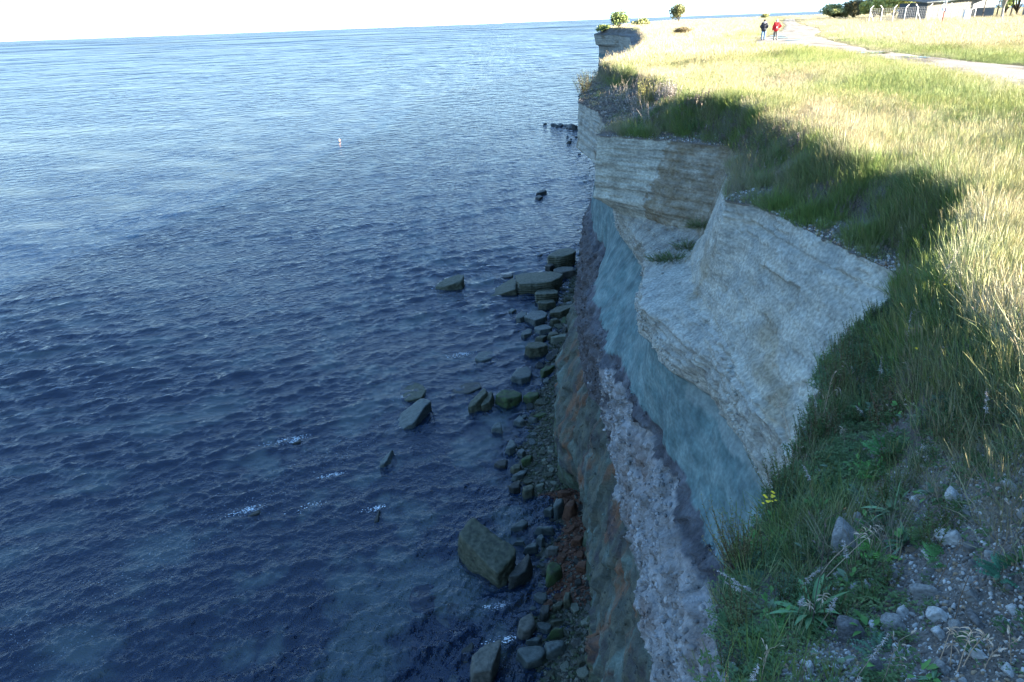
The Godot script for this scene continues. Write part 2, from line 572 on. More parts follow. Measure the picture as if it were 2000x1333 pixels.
# ---------------------------------------------------------------- the cliff
func build_cliff() -> void:
	var near_ := [[6, -1.7], [0, 0.1], [-5, 2.7]]
	var far_ := [[-60, 9.3], [-81, 14.2], [-110, 19.0], [-165, 27.5], [-188, 30.2], [-199, 27.2], [-203, 26.8], [-215, 28.6], [-420, 121.5]]
	var lv := [
		[18.9, []],
		[16.5, near_ + [[-7.7, 4.05], [-9.5, 4.95], [-10.6, 5.2], [-13.2, 5.2], [-15.7, 5.15], [-17.2, 5.1], [-19.3, 5.6], [-22.5, 6.8], [-23.2, 6.85], [-24.3, 5.8], [-25.6, 5.0], [-27.2, 3.5], [-29.5, 4.2], [-34, 4.5], [-39, 4.0], [-43, 4.6], [-51, 6.2], [-60, 9.3], [-81, 14.6], [-110, 19.6], [-165, 28.6], [-188, 30.0], [-200, 25.5], [-215, 27.8], [-420, 121]]],
		[16.0, near_ + [[-7.7, 4.0], [-9.5, 4.75], [-11.7, 4.8], [-14.9, 4.9], [-17.2, 5.0], [-20.8, 5.7], [-22.5, 6.4], [-23.5, 6.2], [-24.3, 5.75], [-25.6, 5.2], [-27.2, 4.3], [-28, 4.4], [-29.5, 4.8], [-34, 5.0], [-38, 4.9], [-39, 5.0], [-43, 5.4], [-51, 6.8]] + far_],
		[15.4, near_ + [[-7.7, 3.9], [-9.5, 4.6], [-11, 4.75], [-14, 4.75], [-16, 4.3], [-18.2, 3.75], [-20, 4.05], [-22, 4.6], [-24.4, 4.9], [-27.5, 4.6], [-28.5, 4.8], [-34, 5.1], [-39, 5.1], [-43, 5.5], [-51, 6.9]] + far_],
		[14.4, near_ + [[-7.7, 4.1], [-9.7, 4.7], [-10.6, 4.85], [-13.1, 4.95], [-14.8, 4.8], [-16.3, 4.15], [-18.6, 3.85], [-21, 4.4], [-24.7, 5.0], [-29.6, 4.95], [-34, 5.3], [-39, 5.2], [-43, 5.6], [-51, 7.0]] + far_],
		[14.1, near_ + [[-7.7, 4.3], [-9.7, 5.05], [-10.6, 5.25], [-13.1, 5.35], [-14.8, 5.2], [-16.3, 4.5], [-18.6, 4.15], [-21, 4.75], [-24.7, 5.3], [-29.6, 5.2], [-34, 5.5], [-39, 5.3], [-43, 5.6], [-51, 7.1]] + far_],
		[11.5, near_ + [[-8, 3.95], [-10.5, 4.5], [-12.4, 4.6], [-14.9, 4.5], [-17.2, 4.3], [-19.7, 4.0], [-22.7, 3.8], [-27.8, 3.4], [-30, 3.8], [-34.8, 5.2], [-39, 5.0], [-45, 5.6], [-51, 7.0]] + far_],
		[10.9, near_ + [[-8, 3.5], [-9.8, 3.75], [-12.4, 4.0], [-14.9, 4.05], [-17.2, 4.0], [-19.7, 3.75], [-22.7, 3.6], [-27.8, 3.3], [-30.6, 3.4], [-34, 4.6], [-39, 4.6], [-45, 5.2], [-51, 6.8]] + far_],
		[9.0, near_ + [[-8, 3.3], [-12.4, 3.7], [-17, 3.85], [-22, 3.75], [-28, 3.4], [-30.6, 3.5], [-34, 4.0], [-39, 4.3], [-45, 5.2], [-51, 6.6]] + far_],
		[7.0, near_ + [[-8, 3.3], [-12.5, 3.5], [-15.8, 3.7], [-18.1, 3.8], [-21.5, 4.0], [-24.4, 4.0], [-28.4, 3.8], [-34.9, 3.9], [-39, 4.1], [-44, 5.0], [-51, 6.4]] + far_],
		[3.5, near_ + [[-8, 3.2], [-12, 3.0], [-15, 2.9], [-20, 3.0], [-25, 3.3], [-27, 3.2], [-29.5, 2.4], [-33, 2.4], [-38, 2.9], [-45, 4.6], [-51, 5.9]] + far_],
		[1.9, near_ + [[-8, 3.2], [-12, 2.8], [-15, 2.7], [-20, 2.8], [-25, 3.2], [-27, 3.3], [-28.6, 2.9], [-29.8, 2.3], [-33, 2.4], [-38, 3.0], [-45, 4.7], [-51, 5.8]] + far_],
		[0.2, near_ + [[-8, 3.1], [-12, 2.6], [-18, 2.7], [-25, 3.3], [-26.8, 4.1], [-28.6, 4.3], [-29.6, 3.0], [-30.5, 2.5], [-33.5, 2.5], [-38, 3.2], [-44, 4.8], [-51, 5.8], [-56, 6.6], [-81, 13.0], [-110, 18.5], [-165, 27.2], [-188, 30.2], [-200, 27.0], [-215, 28.6], [-420, 121]]],
		[-2.0, near_ + [[-8, 3.1], [-12, 2.6], [-18, 2.7], [-25, 3.3], [-38, 3.2], [-44, 4.8], [-51, 5.8], [-56, 6.6], [-81, 13.0], [-110, 18.5], [-165, 27.2], [-188, 30.2], [-200, 27.0], [-215, 28.6], [-420, 121]]]]
	var levels: Array = []
	var ys := PackedFloat32Array()
	for i in lv.size():
		if i > 0:
			table("level_%d" % i, lv[i][1])
		levels.append(tab.rim if i == 0 else tab["level_%d" % i])
		ys.append(lv[i][0])
	tab.foot = tab.level_12
	# beds of the limestone: each bed stands out or back a little
	var local := RandomNumberGenerator.new()
	local.seed = 77
	var bed := PackedFloat32Array()
	var tone := PackedFloat32Array()
	while bed.size() < 620:
		var thick := int(local.randf_range(5, 18))
		var out := local.randf_range(-0.05, 0.05)
		var dark := local.randf_range(0.86, 1.06)
		for k in thick:
			bed.append(out - (0.05 if k < 2 else 0.0))
			tone.append(dark)
	var rows := PackedFloat32Array()
	var y := 18.9
	while y > -2.0:
		rows.append(y)
		y -= 0.045 if y > 14.0 else (0.085 if y > 6.9 else 0.13)
	rows.append(-2.0)
	var zs := PackedFloat32Array()
	var z := 6.0
	while z > -420.0:
		zs.append(z)
		z -= 0.6 if z > -7.0 else (0.065 if z > -30.5 else (0.13 if z > -46.0 else (0.5 if z < -183.0 and z > -218.0 else minf(maxf(0.5, (-z - 40.0) * 0.045), maxf(z + 184.0, 0.5) if z > -183.0 else 50.0))))
	var nr := rows.size()
	var ncol := zs.size()
	var v := PackedVector3Array()
	var c := PackedColorArray()
	v.resize(nr * ncol)
	c.resize(nr * ncol)
	for k in ncol:
		z = zs[k]
		var lx := PackedFloat32Array()
		for t in levels:
			lx.append(val(t, z))
		var lz := PackedFloat32Array()
		for t in levels:
			lz.append((val(t, z + 0.3) - val(t, z - 0.3)) / 0.6)
		var sway := na.get_noise_1d(z * 0.05) * 0.35
		var li := 0
		for r in nr:
			y = rows[r]
			while li < ys.size() - 2 and y < ys[li + 1]:
				li += 1
			var t := clampf((ys[li] - y) / (ys[li] - ys[li + 1]), 0.0, 1.0)
			var x := lerpf(lx[li], lx[li + 1], t)
			var dxdz := clampf(lerpf(lz[li], lz[li + 1], t), -2.0, 2.0)
			var nv := Vector2(-1.0, dxdz).normalized()      # outward in plan: x, z
			var fine := nb.get_noise_3d(x * 16.0, y * 16.0, z * 16.0)
			var mid := nb.get_noise_3d(x * 4.0 + 90.0, y * 4.0, z * 4.0)
			var d := 0.0
			var lime := sm(14.2, 14.5, y + 0.2 * mid)
			var yb := y + sway + 0.015 * mid
			if lime > 0.0:
				var bi := clampi(int((yb - 13.4) * 100.0), 0, 610)
				var cell := nc.get_noise_2d(z * 0.55 + 0.3 * mid + 0.2 * bed[bi], yb * 0.42)
				var cell2 := nc.get_noise_2d(z * 1.7 + 40.0 + 0.4 * mid, yb * 1.6)
				var crack := ne.get_noise_2d(z * 0.8 + 0.5 * mid + 0.3 * fine, yb * 0.55 + 0.3 * fine) + 1.0
				var front := 1.0 if z < -23.0 or y < 16.2 or y > 18.3 + 0.3 * mid else 0.3      # the near face is worn smoother than the headland
				var worn := 0.35 if z < -23.0 and y > 16.4 else 1.0
				d += lime * (bed[bi] * front * (0.7 if worn < 1.0 else 1.0) + worn * (0.06 * cell + 0.012 * cell2) + 0.035 * mid + 0.012 * fine - worn * 0.04 * sm(0.07, 0.0, crack))
				if y < 16.1:
					d += lime * (0.10 * fine + 0.12 * mid)
			if lime < 1.0:
				var clay := sm(11.2, 11.8, y + 0.3 * mid)
				var run := nb.get_noise_2d(z * 22.0 + 3.0 * y, y * 2.5)
				d += (1.0 - lime) * clay * (0.14 * mid + 0.02 * run + 0.015 * fine)
				var base := 1.0 - sm(6.2, 7.4, y + 0.6 * mid)
				d += (1.0 - clay) * (1.0 - base) * (0.26 * mid + 0.12 * fine + 0.16 * nc.get_noise_2d(z * 1.1 + y * 0.5 + 0.6 * mid, y * 0.9 + 7.0) + 0.11 * nc.get_noise_2d(z * 2.9 - y * 1.2 + 0.5 * mid, y * 2.1 + 17.0) + 0.05 * nc.get_noise_2d(z * 6.0 + y, y * 5.0 + 1.0))
				var ledge := absf(sin(y * 2.4 + 1.5 * mid))
				d += base * (0.26 * mid + 0.08 * fine + 0.10 * ledge + 0.22 * nc.get_noise_2d(z * 0.7 + 0.3 * mid, y * 0.35 + 30.0) + 0.10 * nc.get_noise_2d(z * 2.2, y * 1.0 + 3.0 + 0.5 * mid))
			if r == 0:
				d = minf(d, 0.03)
			v[r * ncol + k] = Vector3(x + nv.x * d, y, z + nv.y * d)
			c[r * ncol + k] = cliff_color(x, y, z, mid, fine, tone[clampi(int((yb - 13.4) * 100.0), 0, 610)])
	# loose fragments that sit in the broken bands
	var shard := random_block(88, 0.45, 1, 14.0, 0.08)
	var root := Node3D.new()
	root.name = "cliff"
	root.set_meta("kind", "structure")
	root.set_meta("label", "pale layered sea cliff with blue clay band and dark shale foot")
	add_child(root)
	M.lime = vmat(0.92, T.mottle, 0.55, T.cracks, 1.5)
	M.lime.uv1_scale = Vector3(0.5, 0.62, 0.5)
	M.clay = vmat(0.95, T.grain, 0.5, T.bump_mid, 1.0)
	M.shale = vmat(0.85, T.grain, 0.7, T.bump_mid, 5.0)
	var no_uv := PackedVector2Array()
	var at := func(h: float) -> int:
		for r in nr:
			if rows[r] <= h:
				return r
		return nr - 1
	var cut := [0, at.call(16.0), at.call(14.25), at.call(11.6), at.call(11.1), at.call(7.0), nr - 1]
	var part := ["upper_limestone", "lower_limestone", "blue_clay_band", "dark_shale_band", "grey_mudstone", "sandstone_foot"]
	var near_cols: Array = []
	for k in ncol:
		if zs[k] < -7.5 and zs[k] > -44.0:
			near_cols.append(k)
	for b in [[at.call(11.1), at.call(6.6), 11000, 0.07, 4], [at.call(15.9), at.call(14.4), 3500, 0.05, 1], [at.call(6.6), at.call(1.0), 2600, 0.06, 5], [at.call(11.7), at.call(10.9), 4000, 0.05, 3]]:
		var xf := []
		var cols := []
		for i in b[2]:
			var id: int = (b[0] + rng.randi() % maxi(b[1] - b[0], 1)) * ncol + near_cols[rng.randi() % near_cols.size()]
			if nd.get_noise_2d(v[id].z * 0.4, v[id].y * 0.4 + 50.0) < (-0.15 if b[4] == 4 else 0.05):
				continue
			var s: float = b[3] * (0.35 + 1.5 * pow(rng.randf(), 3.0))
			xf.append(Transform3D(Basis.from_euler(Vector3(R(-1, 1), R(0, TAU), R(-1, 1))).scaled(Vector3(s, s * R(0.5, 1.0), s)), v[id] + Vector3(R(-0.02, 0.02), R(-0.04, 0.04), R(-0.04, 0.04))))
			var g := R(0.5, 0.95)
			cols.append(Color(c[id].r * g, c[id].g * g, c[id].b * g))
		many("fragments", shard, vmat(0.92), xf, cols, root)
	for i in 6:
		obj(part[i], sheet(nr, ncol, v, c, no_uv, true, cut[i], cut[i + 1]), [M.lime, M.lime, M.clay, M.shale, M.shale, M.shale][i], root)

func cliff_color(x: float, y: float, z: float, mid: float, fine: float, bed_tone: float) -> Color:
	var p := nd.get_noise_2d(z * 0.22, y * 0.35)
	var q := nd.get_noise_2d(z * 0.8 + 30.0, y * 1.6 + 9.0)
	var s := nd.get_noise_2d(z * 2.6 + 70.0, y * 2.2)
	var yy := y + 0.35 * p + 0.25 * mid
	var out := Color(0.47, 0.45, 0.38)
	if yy > 14.3:
		out = Color(0.54, 0.52, 0.42).lerp(Color(0.41, 0.425, 0.37), clampf(0.5 + 1.3 * q, 0, 1))
		var ochre := clampf(1.8 * p + 0.9 * q - 0.15, 0, 0.75)
		if z < -21.8 and z > -28.0 and y > 14.6:      # the iron-stained front of the headland
			ochre = clampf(0.75 + 0.5 * s + 0.4 * q, 0, 0.9) if z + 0.25 * s > -25.4 else clampf(0.6 * q + 0.1, 0, 0.3)
			if z < -25.4:
				out = out.lerp(Color(0.54, 0.54, 0.43), 0.6)
		out = out.lerp(Color(0.22, 0.165, 0.09) if z < -21.8 else Color(0.40, 0.33, 0.21), ochre)
		if s > 0.30:
			out = out.lerp(Color(0.52, 0.50, 0.43), 0.25)
		if yy < 16.0:
			out = out.lerp(Color(0.42, 0.435, 0.39), 0.5)
			out = out.lerp(Color(0.20, 0.19, 0.17), clampf(s * 2.0 - 0.4, 0, 0.6))
		out = out * bed_tone
	elif yy > 11.7:
		out = Color(0.13, 0.215, 0.215).lerp(Color(0.20, 0.285, 0.275), clampf(0.5 + 1.6 * q, 0, 1))
		out = out.lerp(Color(0.07, 0.115, 0.125), clampf(1.0 * nd.get_noise_2d(z * 0.9 + 70.0, y * 0.5) + 0.3 * s + 0.5 * p, 0, 0.6))
		if z > -16.0 and yy > 13.6:
			out = out.lerp(Color(0.30, 0.36, 0.34), 0.6)
	elif yy > 11.2:
		out = Color(0.075, 0.075, 0.085).lerp(Color(0.14, 0.15, 0.165), clampf(0.5 + 1.5 * q, 0, 1))
	elif yy > 6.8:
		out = Color(0.34, 0.34, 0.335).lerp(Color(0.22, 0.215, 0.205), clampf(0.35 + 1.8 * q, 0, 1))
		out = out.lerp(Color(0.44, 0.43, 0.41), clampf(2.2 * s - 0.1, 0, 0.7))
		out = out.lerp(Color(0.20, 0.14, 0.11), clampf(1.6 * p - 0.3, 0, 0.6))
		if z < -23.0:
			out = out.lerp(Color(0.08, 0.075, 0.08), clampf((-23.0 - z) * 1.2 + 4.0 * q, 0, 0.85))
	else:
		out = Color(0.125, 0.13, 0.095).lerp(Color(0.08, 0.095, 0.08), clampf(0.5 + 1.5 * q, 0, 1))
		out = out.lerp(Color(0.22, 0.10, 0.05), clampf(3.2 * nd.get_noise_2d(z * 0.45 + 12.0, y * 0.16) + 0.8 * s - 0.5, 0, 0.8))
		out = out.lerp(Color(0.15, 0.21, 0.185), clampf(2.6 * nd.get_noise_2d(z * 0.6 - 12.0, y * 0.3) - 0.35, 0, 0.8))
		out = out.lerp(Color(0.06, 0.06, 0.065), clampf(2.4 * p + s - 0.35, 0, 0.8))
		if y < 1.6:
			out = out.lerp(Color(0.07, 0.10, 0.05), clampf(0.6 + s, 0, 0.9))
	out = out * (1.0 + 0.35 * fine)
	return Color(out.r, out.g, out.b, 1.0)

# ---------------------------------------------------------------- the turf-covered plateau, path, puddles
func build_land() -> void:
	var zs := PackedFloat32Array()
	var z := 6.0
	while z > -420.0:
		zs.append(z)
		z -= 0.12 if z > -30.0 else (0.3 if z > -62.0 else (0.7 if z < -183.0 and z > -218.0 else minf(maxf(0.6, (-z - 40.0) * 0.04), maxf(z + 184.0, 0.6) if z > -183.0 else 50.0)))
	zs.append(-420.0)
	var ss := PackedFloat32Array([0.0, -0.03])
	var s := 0.0
	while s < 420.0:
		ss.append(s)
		s += 0.14 if s < 4.2 else maxf(0.25, (s - 2.0) * 0.11)
	var nr := zs.size()
	var ncol := ss.size()
	var v := PackedVector3Array()
	var c := PackedColorArray()
	v.resize(nr * ncol)
	c.resize(nr * ncol)
	for r in nr:
		z = zs[r]
		var rim := val(tab.rim, z)
		var lip := 0.12 * nb.get_noise_1d(z * 12.0) + 0.14 * nb.get_noise_1d(z * 50.0)
		for k in ncol:
			var x := rim + ss[k] + (lip if k < 3 else 0.0)
			var yv := ground(maxf(x, rim + 0.001), z)
			if k == 0:
				yv -= 0.05
				x += 0.02
			v[r * ncol + k] = Vector3(x, yv, z)
			c[r * ncol + k] = land_color(x, z, k)
	var soil := vmat(0.97, T.fine, 1.3, T.bump_fine, 3.0)
	setting("ground", sheet(nr, ncol, v, c, PackedVector2Array(), true), soil)
	# the track along the cliff top
	var pr := 0
	var pv := PackedVector3Array()
	var pc := PackedColorArray()
	z = 2.0
	while z > -250.0:
		var l := val(tab.path_l, z) + 0.35 * nb.get_noise_1d(z * 3.0)
		var rr := val(tab.path_r, z) + 0.35 * nb.get_noise_1d(z * 3.0 + 400.0)
		for k in 13:
			var u := k / 12.0
			var x := lerpf(l, rr, u)
			var rut := 0.03 * cos(u * TAU * 2.0)
			var edge := 0.06 if k == 0 or k == 12 else 0.0
			pv.append(Vector3(x, ground(x, z) + 0.045 + rut * 0.6 - edge, z))
			var dirt := clampf(0.5 + 1.6 * nd.get_noise_2d(x * 0.35, z * 0.12), 0, 1)
			var col := Color(0.42, 0.385, 0.33).lerp(Color(0.31, 0.275, 0.23), dirt * 0.7)
			if nd.get_noise_2d(x * 0.5 + 70.0, z * 0.2) > 0.25:
				col = col.lerp(Color(0.15, 0.12, 0.08), 0.7)
			pc.append(col)
		pr += 1
		z -= maxf(0.4, -z * 0.012)
	setting("path", sheet(pr, 13, pv, pc, PackedVector2Array(), true), vmat(0.95, T.fine, 0.9, T.bump_fine, 1.5))
	var water := mat(Color(0.05, 0.06, 0.07), 0.03)
	water.metallic_specular = 0.6
	for q in [[29.0, -80.0, 0.9, 2.2, 0.0], [27.5, -73.5, 1.4, 1.2, 0.2], [22.0, -43.2, 1.6, 0.9, -0.5], [21.7, -38.0, 0.8, 0.9, 0.2], [26.3, -66.5, 1.6, 0.7, 0.0]]:
		var mb := MB.new()
		var x0: float = clampf(q[0], val(tab.path_l, q[1]) + 1.2, val(tab.path_r, q[1]) - 1.0)
		var o := mb.vert(Vector3.ZERO, Color.WHITE)
		for k in 24:
			var a := TAU * k / 24.0
			var rr := 1.0 + 0.35 * nb.get_noise_1d(k * 9.0 + q[0] * 40.0)
			mb.vert(Vector3(cos(a) * q[2] * rr * 0.5, -0.0, sin(a) * q[3] * rr), Color.WHITE)
		for k in 24:
			mb.tri(o, 1 + k, 1 + (k + 1) % 24)
		var top := ground(x0, q[1]) + 0.085
		var pd := setting("puddle", mb.mesh(), water)
		pd.position = Vector3(x0, top, q[1])
		pd.rotation.y = q[4]

func land_color(x: float, z: float, k: int) -> Color:
	var p := nd.get_noise_2d(x * 0.12, z * 0.12)
	var q := nd.get_noise_2d(x * 0.9 + 20.0, z * 0.9)
	var t := slump(x, z)
	var soil := Color(0.16, 0.135, 0.11).lerp(Color(0.29, 0.265, 0.235), clampf(0.5 + 1.4 * q, 0, 1))
	var turf := Color(0.15, 0.14, 0.055).lerp(Color(0.30, 0.26, 0.13), clampf(0.5 + 1.6 * p + 0.6 * q, 0, 1))
	if k < 2:
		return Color(0.36, 0.34, 0.29)
	var out := soil.lerp(turf, sm(0.75, 1.1, t + 0.25 * q))
	if z < -30.0 and z > -50.0 and t < 0.95:
		out = Color(0.17, 0.145, 0.115).lerp(Color(0.10, 0.08, 0.065), clampf(0.5 + 2.0 * q, 0, 1))
	return out

# ---------------------------------------------------------------- the sea and its bed
func bed_height(x: float, z: float) -> float:
	var d := maxf(val(tab.foot, z) - x, -1.5)
	var h := 0.45 - 0.20 * d
	if d > 3.2:
		h = -0.19 - 0.055 * (d - 3.2)
	h = maxf(h, -6.0) - 6.0 * sm(-400.0, -440.0, z)
	return h + 0.10 * nb.get_noise_2d(x * 8.0, z * 8.0) * sm(0.0, 1.0, d + 0.6)

func build_sea() -> void:
	var xs := PackedFloat32Array()
	var x := -20000.0
	while x < 20000.0:
		xs.append(x)
		x += 0.2 if x > -16.0 and x < 16.0 else maxf(0.4, absf(x) * 0.14 - 1.8)
	var zs := PackedFloat32Array()
	var z := 60.0
	while z > -20000.0:
		zs.append(z)
		z -= 4.0 if z > -12.0 else (0.22 if z > -50.0 else maxf(0.4, (-z - 40.0) * 0.06))
	var v := PackedVector3Array()
	var c := PackedColorArray()
	for zz in zs:
		for xx in xs:
			v.append(Vector3(xx, bed_height(xx, zz), zz))
			var d := val(tab.foot, zz) - xx
			var q := nd.get_noise_2d(xx * 0.16, zz * 0.16)
			var s := nd.get_noise_2d(xx * 0.9 + 9.0, zz * 0.9)
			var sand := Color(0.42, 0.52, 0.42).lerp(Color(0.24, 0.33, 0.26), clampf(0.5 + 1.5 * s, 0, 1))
			var weed := Color(0.020, 0.030, 0.045)  # dark weed patches; farther out it also paints the dimness of deep water
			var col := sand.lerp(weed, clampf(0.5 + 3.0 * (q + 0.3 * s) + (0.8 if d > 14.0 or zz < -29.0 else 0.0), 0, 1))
			if d < 3.6:
				col = Color(0.060, 0.075, 0.050).lerp(Color(0.13, 0.13, 0.10), clampf(0.5 + 2.0 * s, 0, 1))
				if zz < -22.0 and zz > -29.5 and d < 1.9:
					col = Color(0.22, 0.10, 0.055)
			c.append(col)
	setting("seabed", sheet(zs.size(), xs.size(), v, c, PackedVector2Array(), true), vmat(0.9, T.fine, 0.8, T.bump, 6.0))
	# the surface: waves run in from the left; finer rows and columns where they are near
	var w: Array = []
	for i in 15:
		var lam: float = [6.6, 4.8, 3.6, 2.8, 2.2, 1.75, 1.4, 1.12, 0.92, 0.76, 0.64, 0.54, 0.46, 0.39, 0.33][i]
		var a := deg_to_rad(66.0 + [4, -9, 14, -14, 12, -20, 2, 24, -16, 9, -30, 34, -6, 46, -44][i])
		w.append([cos(a) * TAU / lam, sin(a) * TAU / lam, lam, 0.0105 * lam * [0.12, 0.2, 0.3, 0.45, 0.6, 0.8, 1.0, 1.1, 1.2, 1.2, 1.2, 1.2, 1.2, 1.2, 1.2][i], rng.randf() * TAU])
	var rad := PackedFloat32Array()
	var phi := 63.0
	while phi > 0.06:
		rad.append(EYE / tan(deg_to_rad(phi)))
		phi -= 0.09 if phi > 0.4 else 0.05
	var ang := PackedFloat32Array()
	var a0 := -180.0
	while a0 < 180.0:
		ang.append(a0)
		a0 += 0.13 if a0 >= -58.0 and a0 < 26.0 else 3.0
	ang.append(180.0)
	var sv := PackedVector3Array()
	var uv := PackedVector2Array()
	sv.resize(rad.size() * ang.size())
	uv.resize(sv.size())
	var ca := PackedFloat32Array()
	var sa := PackedFloat32Array()
	for g in ang:
		ca.append(cos(deg_to_rad(g)))
		sa.append(sin(deg_to_rad(g)))
	for r in rad.size():
		var rr := rad[r]
		var cell := maxf(rr * 0.00227, (rad[r] - rad[maxi(r - 1, 0)]))
		var amp := PackedFloat32Array()
		for q in w:
			amp.append(q[3] * sm(1.6, 3.4, q[2] / cell) * 2.0)
		var calm := rr > 700.0
		for k in ang.size():
			x = sa[k] * rr
			z = -ca[k] * rr
			var h := 0.0
			if not calm and ang[k] > -59.0 and ang[k] < 27.0:
				var bend := 1.3 * na.get_noise_2d(x * 0.03, z * 0.03)
				var gust := 0.7 + 0.9 * na.get_noise_2d(x * 0.02 + 40.0, z * 0.05)
				for i in 15:
					if amp[i] > 0.0:
						var q: Array = w[i]
						var u := sin(x * q[0] + z * q[1] + q[4] + bend * (1.0 + 0.35 * i))
						h += amp[i] * (u + 0.45 * u * u * (1.0 if u > 0.0 else -0.3))
				h *= gust
				h += 0.045 * nb.get_noise_2d(x * 11.0, z * 11.0) * sm(1.2, 0.3, cell)
				h += 0.02 * absf(h) / 0.03 * 0.5
			sv[r * ang.size() + k] = Vector3(x, h, z)
			var al := x * 0.91 - z * 0.41
			var ac := x * 0.41 + z * 0.91
			uv[r * ang.size() + k] = Vector2(al * 0.10, ac * 0.24)
	M.sea = StandardMaterial3D.new()
	M.sea.albedo_color = Color(lc(0.002, 0.017, 0.050), 0.52)
	M.sea.transparency = BaseMaterial3D.TRANSPARENCY_ALPHA
	M.sea.roughness = 0.06
	M.sea.metallic_specular = 0.36
	M.sea.normal_enabled = true
	var rip := FastNoiseLite.new()
	rip.seed = 91
	rip.frequency = 0.03
	rip.fractal_octaves = 4
	var nt := NoiseTexture2D.new()
	nt.width = 1024
	nt.height = 1024
	nt.seamless = true
	nt.as_normal_map = true
	nt.bump_strength = 6.0
	nt.noise = rip
	M.sea.normal_texture = nt
	M.sea.normal_scale = 0.8
	# one sheet, told apart only by how fine its ripples are next to the eye's reach
	var root := Node3D.new()
	root.name = "sea"
	root.set_meta("kind", "structure")
	add_child(root)
	var reach := [0.0]
	for i in 24:
		reach.append(35.0 * pow(1.2, i))
	reach.append(1e9)
	for i in 25:
		var r0 := 0
		var r1 := 0
		for r in rad.size():
			if rad[r] < reach[i]:
				r0 = r
			if rad[r] < reach[i + 1]:
				r1 = r
		var m: StandardMaterial3D = M.sea.duplicate()
		m.roughness = lerpf(0.06, 0.16, i / 24.0)
		m.normal_scale = lerpf(0.9, 1.0, i / 24.0)
		# farther out the ripples gather into longer and longer wave trains
		var far_ := minf(float(reach[i + 1]), 3500.0) * 0.9
		var deep := 0.14 + 1.7 * far_ * far_ / 15700.0
		m.uv1_scale = Vector3(0.33 / maxf(0.33, deep * 1.1), 0.14 / deep, 1.0)
		obj("near_water" if i < 6 else ("middle_water" if i < 12 else "open_water"), sheet(rad.size(), ang.size(), sv, PackedColorArray(), uv, true, r0, r1), m, root)

